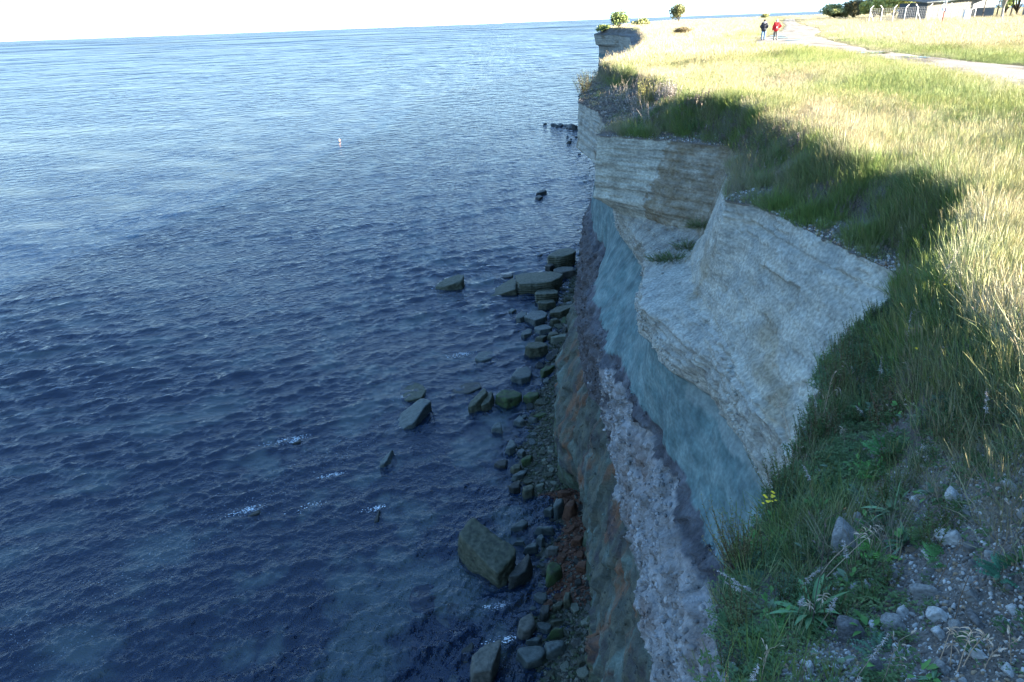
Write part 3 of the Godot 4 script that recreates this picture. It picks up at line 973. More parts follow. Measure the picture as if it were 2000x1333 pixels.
# ---------------------------------------------------------------- boulders and stones on the shore
func build_shore_rocks() -> void:
	M.algae = mat(Color.WHITE, 0.62, ramp_tex(41, 0.012, 512, [[0.0, 0.018, 0.020, 0.016], [0.42, 0.045, 0.051, 0.030], [0.6, 0.069, 0.072, 0.045], [1.0, 0.096, 0.093, 0.066]]), 0.45, T.bump_fine, 2.5, false)
	M.moss = mat(Color.WHITE, 0.7, ramp_tex(42, 0.010, 512, [[0.0, 0.021, 0.024, 0.018], [0.4, 0.042, 0.054, 0.027], [0.55, 0.039, 0.063, 0.021], [1.0, 0.060, 0.096, 0.027]]), 0.4, T.bump_fine, 2.5, false)
	M.slate = mat(Color.WHITE, 0.5, ramp_tex(43, 0.012, 512, [[0.0, 0.027, 0.033, 0.033], [0.5, 0.060, 0.075, 0.069], [1.0, 0.102, 0.120, 0.108]]), 0.5, T.bump_fine, 2.0, false)
	M.greyrock = mat(Color.WHITE, 0.8, ramp_tex(44, 0.014, 512, [[0.0, 0.042, 0.042, 0.036], [0.5, 0.090, 0.090, 0.075], [1.0, 0.144, 0.141, 0.120]]), 0.5, T.bump_fine, 3.0, false)
	M.rust = mat(Color.WHITE, 0.8, ramp_tex(45, 0.014, 512, [[0.0, 0.042, 0.021, 0.015], [0.5, 0.102, 0.045, 0.024], [1.0, 0.150, 0.084, 0.048]]), 0.6, T.bump_fine, 3.0, false)
	M.palerock = mat(Color.WHITE, 0.75, ramp_tex(46, 0.012, 512, [[0.0, 0.072, 0.084, 0.060], [0.5, 0.126, 0.138, 0.102], [1.0, 0.180, 0.186, 0.144]]), 0.5, T.bump_fine, 2.5, false)
	M.darkrock = mat(Color.WHITE, 0.5, ramp_tex(47, 0.012, 512, [[0.0, 0.010, 0.011, 0.011], [0.6, 0.027, 0.030, 0.025], [1.0, 0.048, 0.051, 0.039]]), 0.5, T.bump_fine, 3.0, false)
	var tones := {"algae": M.algae, "moss": M.moss, "slate": M.slate, "grey": M.greyrock, "rust": M.rust, "pale": M.palerock, "dark": M.darkrock, "striped": M.algae}
	# label, tone, top over the water, tilt, outline (x, z)
	var big := [
		["rounded olive boulder alone in the water, nearest island left of the striped block", "algae", 0.55, Vector2(0.25, 0), [-7.13, -62.3, -6.58, -63.61, -5.09, -64.0, -4.35, -62.82, -4.54, -60.72, -6.34, -60.4, -7.14, -61.25]],
		["long flat slab sloping into the sea against the big striped block", "algae", 0.3, Vector2(0.3, 0), [-2.69, -59.32, -1.64, -60.98, 0.59, -62.71, 0.82, -60.46, 0.69, -58.97, -1.62, -58.91]],
		["largest striped grey-green block on the spit below the headland", "striped", 1, Vector2(0.05, 0.1), [0.52, -63.38, 1.21, -64.44, 5.0, -64.02, 5.1, -60.72, 4.02, -58.31, 1.9, -58.04, 0.69, -58.65]],
		["tall dark boulder with fanned bedding lines behind the striped block", "striped", 1.25, Vector2(0.1, 0.1), [3.88, -67.42, 5.1, -70.55, 6.61, -71.19, 7.08, -68.64, 6.51, -65.88, 5.07, -64.85, 4.0, -66.17]],
		["brown-green bedded block tucked under the right end of the largest striped block", "striped", 0.75, Vector2(0, 0.2), [2.09, -56.42, 2.62, -60.25, 3.95, -59.85, 4.44, -58.07, 4.24, -56.67, 2.84, -56.12]],
		["thin black slab just above water left of the striped block", "dark", 0.2, Vector2(0.1, 0), [-1.57, -63.78, -0.52, -64.8, 0.39, -64.41, 0.22, -63.42, -1.29, -63.47]],
		["grey cracked block between the fanned boulder and the striped block", "grey", 0.6, Vector2(0.1, 0.1), [4.41, -65.19, 5.35, -65.97, 6.42, -64.96, 6.44, -63.24, 5.07, -62.56, 4.41, -63.75]],
		["smooth oval green stone just below the brown-green bedded block", "algae", 0.6, Vector2(0, 0.1), [2.41, -56.1, 2.89, -56.97, 3.99, -56.77, 3.95, -55.5, 3.1, -54.79, 2.45, -55.11]],
		["wide flat green slab below the smooth oval green stone", "algae", 0.6, Vector2(0.1, 0.1), [3.29, -53.82, 3.96, -55.14, 5.43, -55.58, 5.28, -54.06, 4.27, -52.81, 3.31, -52.9]],
		["broad blue-grey flat slab at the water edge left of the wide green slab", "slate", 0.5, Vector2(0, 0.1), [1.11, -52.68, 1.75, -54.5, 2.59, -54.72, 3.13, -53.94, 2.87, -52.31, 1.94, -51.28]],
		["small tilted blue-grey slab standing in water left of the broad blue-grey slab", "slate", 0.35, Vector2(-0.15, 0.1), [0.49, -53.72, 0.94, -55.09, 1.42, -54.7, 1.38, -53.43, 0.86, -52.33, 0.41, -52.49]],
		["blue-grey lens-shaped slab below the broad blue-grey slab", "slate", 0.45, Vector2(0, 0.12), [1.84, -50.88, 2.68, -51.9, 3.33, -50.94, 3.11, -50.01, 2.24, -49.53, 1.85, -50.12]],
		["narrow grey slab at the water line left of the lens-shaped slab", "slate", 0.3, Vector2(-0.1, 0.1), [0.71, -49.81, 1.3, -51.35, 1.69, -51.04, 1.55, -49.73, 1.0, -49.23]],
		["plump olive boulder at the water edge midway along the shore", "algae", 0.7, Vector2(-0.1, 0.15), [0.91, -46.43, 1.18, -47.77, 2.09, -48.21, 2.66, -47.64, 2.74, -46.61, 2.11, -45.68, 1.25, -45.68]],
		["half-sunk blue slab with a white splash on its left side", "slate", 0.15, Vector2(-0.1, 0.05), [-2.86, -45.78, -2.54, -47.23, -1.66, -47.49, -1.24, -46.72, -1.64, -45.84, -2.34, -45.26]],
		["large blue-green slab awash at the edge below the plump olive boulder", "slate", 0.35, Vector2(-0.15, 0.1), [-0.24, -42.24, 0.2, -43.95, 1.06, -44.56, 1.37, -43.56, 1.18, -42.27, 0.56, -41.67]],
		["bright green pointed slab right of the large awash slab", "moss", 0.45, Vector2(0, 0.15), [1.9, -43.14, 2.44, -44.14, 3.13, -44.39, 2.65, -43.08, 2.07, -42.4]],
		["broad round dark green boulder barely awash above the pale wedge rock", "algae", 0.1, Vector2(0.1, 0.05), [-8.04, -42.48, -7.23, -43.13, -6.33, -42.35, -5.98, -41.22, -6.24, -40.18, -7.39, -40.01, -7.89, -41.36]],
		["big pale wedge-shaped rock pointing left, alone in the sea", "slate", 0.38, Vector2(0.48, -0.1), [-8.56, -36.54, -7.22, -38.78, -5.92, -39.69, -5.38, -39.14, -5.95, -37.5, -6.33, -36.5, -7.62, -36.3]],
		["flat dark rock just breaking the surface behind the split rock", "dark", 0.08, Vector2(0.05, 0.05), [-4.39, -41.66, -3.37, -42.7, -2.41, -42.49, -2.22, -41.5, -3.14, -40.62, -4.07, -40.83]],
		["upright olive slab forming the left half of the split rock", "algae", 0.7, Vector2(0.3, 0), [-3.01, -38.0, -2.81, -39.21, -2.08, -40.71, -1.69, -40.55, -1.67, -39.38, -2.4, -38.07, -2.76, -37.88]],
		["narrow olive slab leaning on the right of the split rock", "algae", 0.6, Vector2(0.2, 0), [-2.16, -38.25, -1.56, -40.49, -1.35, -40.47, -1.36, -39.44, -1.54, -38.45, -1.9, -38.11]],
		["rounded mossy green boulder right of the split rock", "moss", 0.6, Vector2(-0.1, 0.1), [-1.29, -39.69, -0.78, -40.75, 0.14, -40.76, 0.58, -40.07, 0.36, -39.06, -0.53, -38.38, -1.23, -39.05]],
		["mossy slab touching the right side of the rounded mossy boulder", "moss", 0.5, Vector2(0, 0.1), [0.56, -39.37, 1.04, -40.32, 1.68, -40.19, 1.64, -39.29, 1.11, -38.83]],
		["small upright pointed rock in shallow water below the split rock", "slate", 0.45, Vector2(0.1, 0), [-1.5, -35.57, -1.15, -36.65, -0.94, -36.75, -0.91, -36.19, -0.77, -35.42]],
		["small triangular slab in water below the rounded mossy boulder", "slate", 0.35, Vector2(0, 0.1), [-0.13, -36.66, 0.32, -37.67, 0.68, -36.49, 0.28, -36.29]],
		["vivid green flat stone at the shore edge below the mossy slab", "moss", 0.35, Vector2(0, 0.1), [1.15, -37.02, 1.68, -37.81, 2.15, -37.42, 1.63, -36.81]],
		["long pale yellow-green slab near the cliff foot below the lens-shaped slab", "pale", 0.6, Vector2(0, 0.12), [3.0, -48.23, 3.83, -49.24, 5.06, -49.39, 4.34, -48.12, 3.26, -47.68]],
		["dark green stone between the lens-shaped slab and the long pale slab", "algae", 0.5, Vector2(0, 0.1), [2.81, -48.88, 2.96, -49.97, 3.73, -49.98, 3.8, -48.97, 3.16, -48.49]],
		["flat green stone resting above the plump olive boulder", "algae", 0.4, Vector2(0, 0.1), [1.74, -48.71, 2.32, -49.57, 2.84, -49.34, 2.4, -48.3]],
		["dark block by the cliff foot right of the lens-shaped slab", "dark", 0.7, Vector2(0, 0.1), [4.17, -50.61, 4.96, -51.51, 4.96, -49.97, 4.29, -49.28]],
		["small oval stone between the broad blue-grey slab and the wide green slab", "algae", 0.5, Vector2(0, 0.1), [3.17, -52.08, 3.79, -52.84, 4.08, -52.0, 3.36, -51.39]],
		["little pointed stone in the water above the small tilted slab", "slate", 0.2, Vector2(0, 0.1), [-0.24, -55.02, 0.11, -55.95, 0.52, -55.38, 0.09, -54.47]],
		["tiny black rock in open water left of the fanned boulder", "dark", 0.2, Vector2(0, 0), [3.01, -70.06, 3.37, -71.02, 3.65, -70.45, 3.34, -69.76]],
		["long flat green slab on the far shore right of the fanned boulder", "algae", 1, Vector2(0, 0.1), [7.38, -68.63, 8.39, -70.37, 10.56, -70.38, 9.81, -68.67, 8.05, -67.4]],
		["pale yellow stone on the spit behind the grey cracked block", "pale", 0.8, Vector2(0, 0.1), [6.78, -64.66, 7.41, -65.18, 8.13, -64.4, 7.61, -63.54]],
		["flat far slab at the water edge under the lower limestone corner", "algae", 0.5, Vector2(0, 0.1), [10.33, -80.14, 11.21, -81.57, 11.81, -80.8, 11.33, -79.84]],
		["long dark far slab lying across the water line under the headland", "dark", 0.4, Vector2(0, 0.1), [9.72, -78.88, 11.55, -79.8, 11.7, -78.86, 9.95, -78.03]],
		["small far blue slab below the long dark far slab", "slate", 0.4, Vector2(0, 0.1), [10.12, -76.66, 10.73, -77.93, 10.96, -77.1, 10.21, -75.64]],
		["larger of the two dark rocks far out beside the headland", "dark", 0.4, Vector2(0.1, 0), [4.26, -98.7, 5.09, -101.06, 6.01, -101.29, 5.88, -99.18, 4.94, -98.35]],
		["smaller black rock next to the dark rock far out beside the headland", "dark", 0.35, Vector2(0, 0), [3.96, -96.23, 4.66, -98.25, 5.19, -96.86, 4.56, -95.22]],
		["black lump touching the left foot of the fanned boulder", "dark", 0.6, Vector2(0, 0.1), [3.61, -65.57, 4.25, -67.01, 4.59, -65.76, 4.08, -64.53]],
		["huge flat-topped olive block leaning into the shallows, largest near the bottom", "algae", 1.25, Vector2(-0.1, -0.16), [-2.94, -25.4, -2.64, -26.18, -2.05, -26.44, -1.24, -25.52, -0.18, -24.37, -0.29, -23.59, -0.98, -22.57, -1.87, -23.54, -2.66, -24.63]],
		["dark wet boulder against the right side of the huge olive block", "dark", 0.7, Vector2(0.2, 0.1), [-0.59, -22.86, -0.3, -23.72, 0.3, -24.75, 0.56, -24.07, 0.43, -23.31, -0.31, -22.83]],
		["grey angular block in shallows below the green upright slab", "grey", 0.6, Vector2(0, 0.15), [-0.24, -20.2, -0.18, -20.73, 0.44, -21.35, 0.56, -20.59, 0.3, -20.08, -0.03, -19.97]],
		["large brown-grey rock cut by the bottom edge of the picture", "grey", 0.9, Vector2(0.3, 0.1), [-2.1, -18.8, -1.35, -19.53, -0.94, -19.63, -0.94, -19.12, -1.25, -17.85, -2.03, -17.88]],
		["square dark grey slab near the bottom right of the brown-grey rock", "slate", 0.5, Vector2(0, 0.1), [-0.3, -19.34, -0.05, -19.58, 0.69, -19.6, 0.89, -19.1, 0.65, -18.73, 0.08, -18.48]],
		["blunt grey-green slab right of the square dark slab", "slate", 0.6, Vector2(0, 0.1), [0.81, -19.55, 1.11, -19.74, 1.69, -19.76, 1.7, -19.32, 1.22, -18.86, 0.9, -18.92]],
		["upright slab with a bright green stripe right of the dark wet boulder", "moss", 0.9, Vector2(-0.3, 0.1), [1.1, -22.93, 1.44, -23.93, 1.82, -23.97, 1.9, -23.39, 1.59, -22.79, 1.17, -22.57]],
		["narrow upright grey slab left of the rust-red block", "slate", 0.9, Vector2(0, 0.1), [1.77, -27.18, 2.03, -28.62, 2.4, -28.6, 2.33, -27.78, 2.02, -27.17]],
		["largest rust-red block under the hollow of the cliff foot", "rust", 0.9, Vector2(0, 0.2), [2.24, -27.31, 2.53, -28.26, 3.02, -28.4, 2.92, -27.43, 2.62, -26.98]],
		["small squarish grey stone left of the narrow upright slab", "slate", 0.5, Vector2(0, 0.1), [1.29, -27.74, 1.57, -28.13, 1.83, -28.03, 1.69, -27.48]],
		["wide brick-shaped grey slab below the small squarish stone", "slate", 0.5, Vector2(0, 0.1), [0.76, -26.53, 1.08, -26.79, 1.78, -26.63, 1.7, -26.19, 1.05, -26.19]],
		["grey leaf-shaped slab at the water edge above the huge olive block", "slate", 0.3, Vector2(-0.1, 0.1), [-0.45, -26.7, -0.03, -27.29, 0.34, -27.55, 0.48, -27.11, 0.15, -26.6, -0.25, -26.51]],
		["flat pale slab just right of the huge olive block top", "slate", 0.25, Vector2(0, 0.1), [-0.47, -25.63, -0.06, -25.97, 0.31, -25.88, 0.22, -25.53]],
		["rounded grey slab between the flat pale slab and the oval slab", "slate", 0.4, Vector2(0, 0.1), [0.16, -25.18, 0.52, -25.65, 0.91, -25.56, 0.84, -25.14, 0.35, -24.96]],
		["oval grey slab below the wide brick-shaped slab", "slate", 0.45, Vector2(0, 0.1), [0.78, -25.82, 1.15, -26.21, 1.27, -25.8, 1.05, -25.36]],
		["rough grey stone right of the rounded grey slab", "grey", 0.5, Vector2(0, 0.1), [1.17, -24.94, 1.39, -25.37, 1.87, -25.18, 1.74, -24.7, 1.3, -24.63]],
		["broad green-grey stone halfway down the narrow beach", "algae", 0.5, Vector2(0, 0.1), [0.28, -28.95, 0.25, -29.82, 0.7, -30.11, 0.91, -29.87, 0.78, -29.26]],
		["dark pointed stone at the water left of the broad green-grey stone", "dark", 0.4, Vector2(-0.1, 0.1), [-0.47, -29.83, -0.06, -30.62, 0.21, -30.42, 0.14, -29.71, -0.2, -29.55]],
		["long grey stone above the dark pointed stone", "slate", 0.35, Vector2(0, 0.1), [-0.34, -30.85, 0.19, -31.58, 0.65, -31.65, 0.4, -30.99, -0.06, -30.69]],
		["round dark green stone above the long grey stone", "algae", 0.35, Vector2(0, 0.1), [-0.39, -31.71, -0.03, -32.28, 0.31, -32.06, 0.24, -31.48, -0.22, -31.37]],
		["green triangular stone right of the round dark green stone", "moss", 0.5, Vector2(0, 0.1), [0.26, -32.06, 0.7, -32.94, 0.99, -32.92, 0.84, -32.13, 0.43, -31.86]],
		["upright oval grey stone at the top of the lower beach water edge", "slate", 0.4, Vector2(0, 0.1), [-0.66, -33.51, -0.41, -34.8, -0.1, -34.66, -0.0, -33.57, -0.37, -33.18]],
		["ragged black weed-covered rock alone in shallow water", "dark", 0.2, Vector2(0, 0.05), [-1.32, -32.35, -0.97, -32.77, -0.49, -32.8, -0.56, -32.01, -0.97, -31.98]],
		["small grey stone right of the upright oval stone", "slate", 0.4, Vector2(0, 0.1), [0.05, -33.05, 0.36, -33.76, 0.57, -33.37, 0.37, -32.72]],
		["slim pointed grey rock standing alone in open water", "slate", 0.4, Vector2(0.2, -0.1), [-7.86, -32.34, -7.86, -33.04, -7.42, -34.16, -7.16, -34.04, -7.26, -33.0, -7.57, -32.32]],
		["narrow dark rock tip nearly awash below the slim pointed rock", "dark", 0.12, Vector2(0.1, 0), [-7.45, -27.72, -7.38, -28.6, -7.18, -28.79, -7.13, -27.82]],
		["small slab wedged above the square dark slab", "slate", 0.35, Vector2(0, 0.1), [0.09, -19.93, 0.39, -20.12, 0.79, -19.95, 0.61, -19.68, 0.2, -19.68]],
		["flat green stone right of the grey angular block", "algae", 0.4, Vector2(0, 0.1), [1.1, -20.75, 1.58, -20.94, 1.69, -20.67, 1.25, -20.57]],
		["mossy boulder with vivid green top above the blunt slab", "moss", 0.6, Vector2(0, 0.15), [1.0, -19.94, 1.33, -20.47, 1.58, -20.33, 1.66, -19.86]],
		["green stone below the upright slab with a green stripe", "algae", 0.5, Vector2(0, 0.1), [1.27, -21.46, 1.52, -21.85, 1.78, -21.72, 1.66, -21.33, 1.39, -21.26]],
		["dark slab left of the green stone under the striped upright slab", "dark", 0.5, Vector2(0.1, 0.1), [0.73, -21.16, 0.89, -21.71, 1.2, -21.69, 1.11, -20.92, 0.84, -20.77]],
		["tall narrow slab close to the cliff foot near the bottom", "algae", 0.8, Vector2(0.1, 0.1), [1.78, -21.2, 1.9, -22.1, 2.17, -22.15, 2.1, -21.3]],
		["square orange-brown block against the cliff foot beside the red rubble", "rust", 0.9, Vector2(0, 0.1), [3.15, -26.19, 3.35, -27.09, 3.76, -27.07, 3.71, -26.31, 3.42, -25.96]],
		["dark red block in the middle of the red rubble", "rust", 0.8, Vector2(0, 0.1), [2.42, -24.86, 2.7, -25.69, 3.07, -25.52, 2.9, -24.83]],
		["dark red slab at the lower end of the red rubble", "rust", 0.8, Vector2(0, 0.1), [2.5, -23.28, 2.71, -23.91, 3.1, -24.02, 2.93, -23.01]],
		["black rock under the surface left of the brown-grey rock", "dark", 0.1, Vector2(0, 0), [-2.5, -19.11, -2.54, -19.79, -2.18, -20.18, -2.0, -19.97, -2.17, -19.1]],
		["pale slab lying under water below the huge olive block", "pale", -0.35, Vector2(0, 0.05), [-3.81, -22.49, -3.34, -22.83, -2.79, -22.8, -2.39, -21.18, -3.13, -21.11, -3.74, -21.69]],
		["big dark round boulder under water left of the pale sunken slab", "dark", -0.4, Vector2(0, 0.05), [-5.08, -22.91, -5.0, -23.77, -4.36, -23.93, -3.59, -23.7, -3.46, -23.2, -3.99, -22.04, -4.81, -22.19]],
		["pale turquoise slab under water at the bottom edge", "pale", -0.35, Vector2(0, 0.05), [-3.02, -19.56, -2.36, -19.53, -2.08, -18.21, -2.93, -18.24]],
		["flat slab under water directly below the huge olive block edge", "pale", -0.5, Vector2(0, 0.05), [-3.09, -24.06, -3.11, -25.13, -2.82, -25.11, -1.8, -23.49, -1.79, -22.93, -2.89, -22.99]],
	]
	var taken: Array[Vector3] = []
	var marks := []
	var number := 0
	for b in big:
		var o := PackedVector2Array()
		var c := Vector2.ZERO
		for i in range(0, b[4].size(), 2):
			o.append(Vector2(b[4][i], b[4][i + 1]))
			c += o[-1]
		c /= o.size()
		var top: float = b[2]
		var deep := 0.0
		for p in o:
			deep = maxf(deep, absf(p.y - c.y) * 2.0)
		# what the eye saw as depth is in part the rock's height
		var squeeze := clampf(1.0 - 0.6 * maxf(top, 0.0) * c.length() / EYE / maxf(deep, 0.01), 0.42, 1.0)
		var reach := 0.0
		for i in o.size():
			o[i] = Vector2(o[i].x - c.x, (o[i].y - c.y) * squeeze)
			reach = maxf(reach, o[i].length())
		var floor_ := bed_height(c.x, c.y)
		var bottom := minf(floor_ - 0.15, top - 0.3)
		number += 1
		var m := block(o, bottom, top, b[3], 5 if reach > 1.5 else (4 if reach > 0.8 else 3), 24.0 if b[1] != "moss" else 13.0, 0.075, 100 + number, 0.10 if b[1] == "striped" else 0.0)
		var r := obj("boulder" if reach > 0.55 else "shore_stone", m, tones[b[1]])
		r.position = Vector3(c.x, 0.0, c.y)
		tag(r, b[0], "boulder" if reach > 0.55 else "stone")
		taken.append(Vector3(c.x, reach * 0.8, c.y))
		marks.append([c.x, c.y, short(b[0])])
	# smaller stones of the rubble strip, one object each
	var kinds: Array[ArrayMesh] = []
	for i in 14:
		kinds.append(random_block(i, [0.24, 0.36, 0.5, 0.3][i % 4], 3, 14.0 + i % 9, 0.07))
	var placed := 0
	var tries := 0
	while placed < 270 and tries < 9000:
		tries += 1
		var z := -17.0 - 43.0 * rng.randf()
		var foot := val(tab.foot, z)
		var wide := 3.0 + 1.2 * nb.get_noise_1d(z * 4.0)
		var d := R(0.1, wide)
		var x := foot - d
		var s := 0.13 + 0.30 * pow(rng.randf(), 2.2) * (1.0 if z > -36 else 1.7)
		var clash := false
		for t in taken:
			if absf(t.x - x) < 3.0 and Vector2(t.x - x, t.z - z).length() < (t.y + s) * 0.72:
				clash = true
				break
		if clash:
			continue
		taken.append(Vector3(x, s, z))
		placed += 1
		var m: Material
		var text := ""
		var group := ""
		if z > -29.5 and z < -21.5 and d < 2.1:
			m = M.rust if rng.randf() < 0.75 else M.darkrock
			text = "small rust-brown stone "
			group = "red rubble stones"
		elif d > wide * 0.68:
			m = M.darkrock if rng.randf() < 0.5 else M.slate
			text = "small dark wet stone "
			group = "wet stones at the water edge"
		elif d < 1.0:
			m = [M.greyrock, M.palerock, M.algae][rng.randi() % 3]
			text = "small dry stone "
			group = "dry stones at the cliff foot"
		else:
			m = [M.algae, M.moss, M.slate, M.algae, M.slate, M.palerock][rng.randi() % 6]
			text = "small green-grey stone "
			group = "stones of the rubble beach"
		var o := obj("shore_stone", kinds[rng.randi() % kinds.size()], m)
		o.position = Vector3(x, bed_height(x, z) + s * 0.18, z)
		o.rotation = Vector3(R(-0.3, 0.3), R(0, TAU), R(-0.3, 0.3))
		o.scale = Vector3.ONE * s * R(0.9, 1.1)
		tag(o, text + beside(marks, x, z), "stone", group)
	# far stones off the next headland, one object each
	for i in 25:
		var u := pow(rng.randf(), 0.7)
		var z := lerpf(-173.0, -164.0, u) + R(-2.5, 2.5) if i < 17 else -128.0 - R(0, 28.0)
		var x := lerpf(8.0, 17.0, u) + R(-0.6, 0.6) if i < 17 else 12.2 + R(0, 2.4) + (-128.0 - z) * 0.05
		var o := obj("shore_stone", kinds[(i * 5) % kinds.size()], M.darkrock)
		o.position = Vector3(x, 0.0, z)
		o.rotation = Vector3(R(-0.35, 0.35), R(0, TAU), R(-0.35, 0.35))
		o.scale = Vector3.ONE * (lerpf(0.35, 1.5, u) * R(0.7, 1.2) if i < 17 else R(0.3, 0.7))
		if i < 17:
			tag(o, "dark stone in the far rock spit left of the second headland", "stone", "far rock spit stones")
		else:
			tag(o, "dark stone scattered in water between the far spit and the headland", "stone", "stones scattered before the far spit")
	# shingle between them
	for pass_ in 3:
		var xf := []
		var cols := []
		for i in 5200:
			var z := -14.0 - 72.0 * pow(rng.randf(), 1.3)
			var x := val(tab.foot, z) + 0.25 - R(0.0, 3.4 + 0.8 * nb.get_noise_1d(z * 4.0)) * pow(rng.randf(), 0.6)
			var s := R(0.03, 0.13) * (1.0 if z > -45 else 1.5)
			xf.append(Transform3D(Basis.from_euler(Vector3(R(-0.5, 0.5), R(0, TAU), R(-0.5, 0.5))).scaled(Vector3.ONE * s), Vector3(x, bed_height(x, z) + s * 0.2, z)))
			var red := z > -29.5 and z < -21.5 and x > val(tab.foot, z) - 2.0
			var g := R(0.35, 1.0)
			var pick := rng.randf()
			var base := Color(0.19, 0.085, 0.05) if red and pick < 0.7 else (Color(0.10, 0.13, 0.06) if pick < 0.45 else (Color(0.15, 0.15, 0.12) if pick < 0.8 else Color(0.24, 0.23, 0.17)))
			cols.append(base * g)
		many("shingle", kinds[pass_ * 3], vmat(0.75, T.fine, 3.0, null, 0.0, false), xf, cols)

# ---------------------------------------------------------------- grass
func tuft(n: int, h: float, spread: float, width: float, segs: int, lean: float, seed_: int, heads := 0.0) -> ArrayMesh:
	var local := RandomNumberGenerator.new()
	local.seed = seed_
	var mb := MB.new()
	for i in n:
		var a := local.randf() * TAU
		var r := spread * sqrt(local.randf())
		var out := Vector3(cos(a), 0, sin(a))
		var l := h * local.randf_range(0.55, 1.1)
		var dir := (Vector3.UP + out * local.randf_range(0.1, lean)).normalized()
		var side := dir.cross(Vector3(cos(a + local.randf_range(-1.5, 1.5)), 0.1, sin(a))).normalized()
		var g := local.randf_range(0.7, 1.15)
		var col := Color(g, g * local.randf_range(0.94, 1.04), g * local.randf_range(0.85, 1.05))
		if local.randf() < heads:
			var tip := out * r + dir * l
			mb.leaf(out * r, dir, side, l, width * 0.35, 0.15, 2, 0.3, col * 0.85)
			for k in 3:
				var s2 := Vector3(cos(k * 2.1), 0, sin(k * 2.1))
				mb.leaf(tip - dir * l * 0.28, dir + s2 * 0.12, s2.cross(dir).normalized(), l * 0.3, width * 0.7, 0.3, 2, 0.45, Color(1.0, 0.88, 0.74) * g)
		else:
			mb.leaf(out * r, dir, side, l, width, local.randf_range(0.3, 1.3), segs, 0.25, col)
	return mb.mesh()

func blade_color(x: float, z: float) -> Color:
	var p := nd.get_noise_2d(x * 0.10 + 5.0, z * 0.10)
	var q := nd.get_noise_2d(x * 0.7, z * 0.7 + 60.0)
	var t := slump(x, z)
	var green := 0.42 + 1.0 * p + 0.7 * q
	green -= sm(30.0, 60.0, -z) * 0.45
	green += sm(2.5, 0.0, absf(x - val(tab.path_r, z) - 1.5)) * 0.9 * sm(-15.0, -25.0, z) * sm(-100.0, -60.0, z)
	green += sm(4.0, 0.0, absf(x - val(tab.path_l, z) + 2.5)) * 0.55
	if t < 1.0:
		green += 0.35 if z < -9.0 else 0.6
	green += R(-0.25, 0.25)
	var straw := Color(0.53, 0.49, 0.36).lerp(Color(0.42, 0.37, 0.26), rng.randf())
	var fresh := Color(0.20, 0.27, 0.085).lerp(Color(0.31, 0.36, 0.15), rng.randf())
	if t < 0.98:  # slope grass: greener, with shade painted into tones darker than the meadow
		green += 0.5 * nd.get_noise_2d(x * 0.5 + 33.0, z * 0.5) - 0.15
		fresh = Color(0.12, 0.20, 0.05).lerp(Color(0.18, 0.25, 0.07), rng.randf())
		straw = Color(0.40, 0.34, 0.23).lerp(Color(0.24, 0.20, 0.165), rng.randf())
	return straw.lerp(fresh, clampf(green, 0, 1))

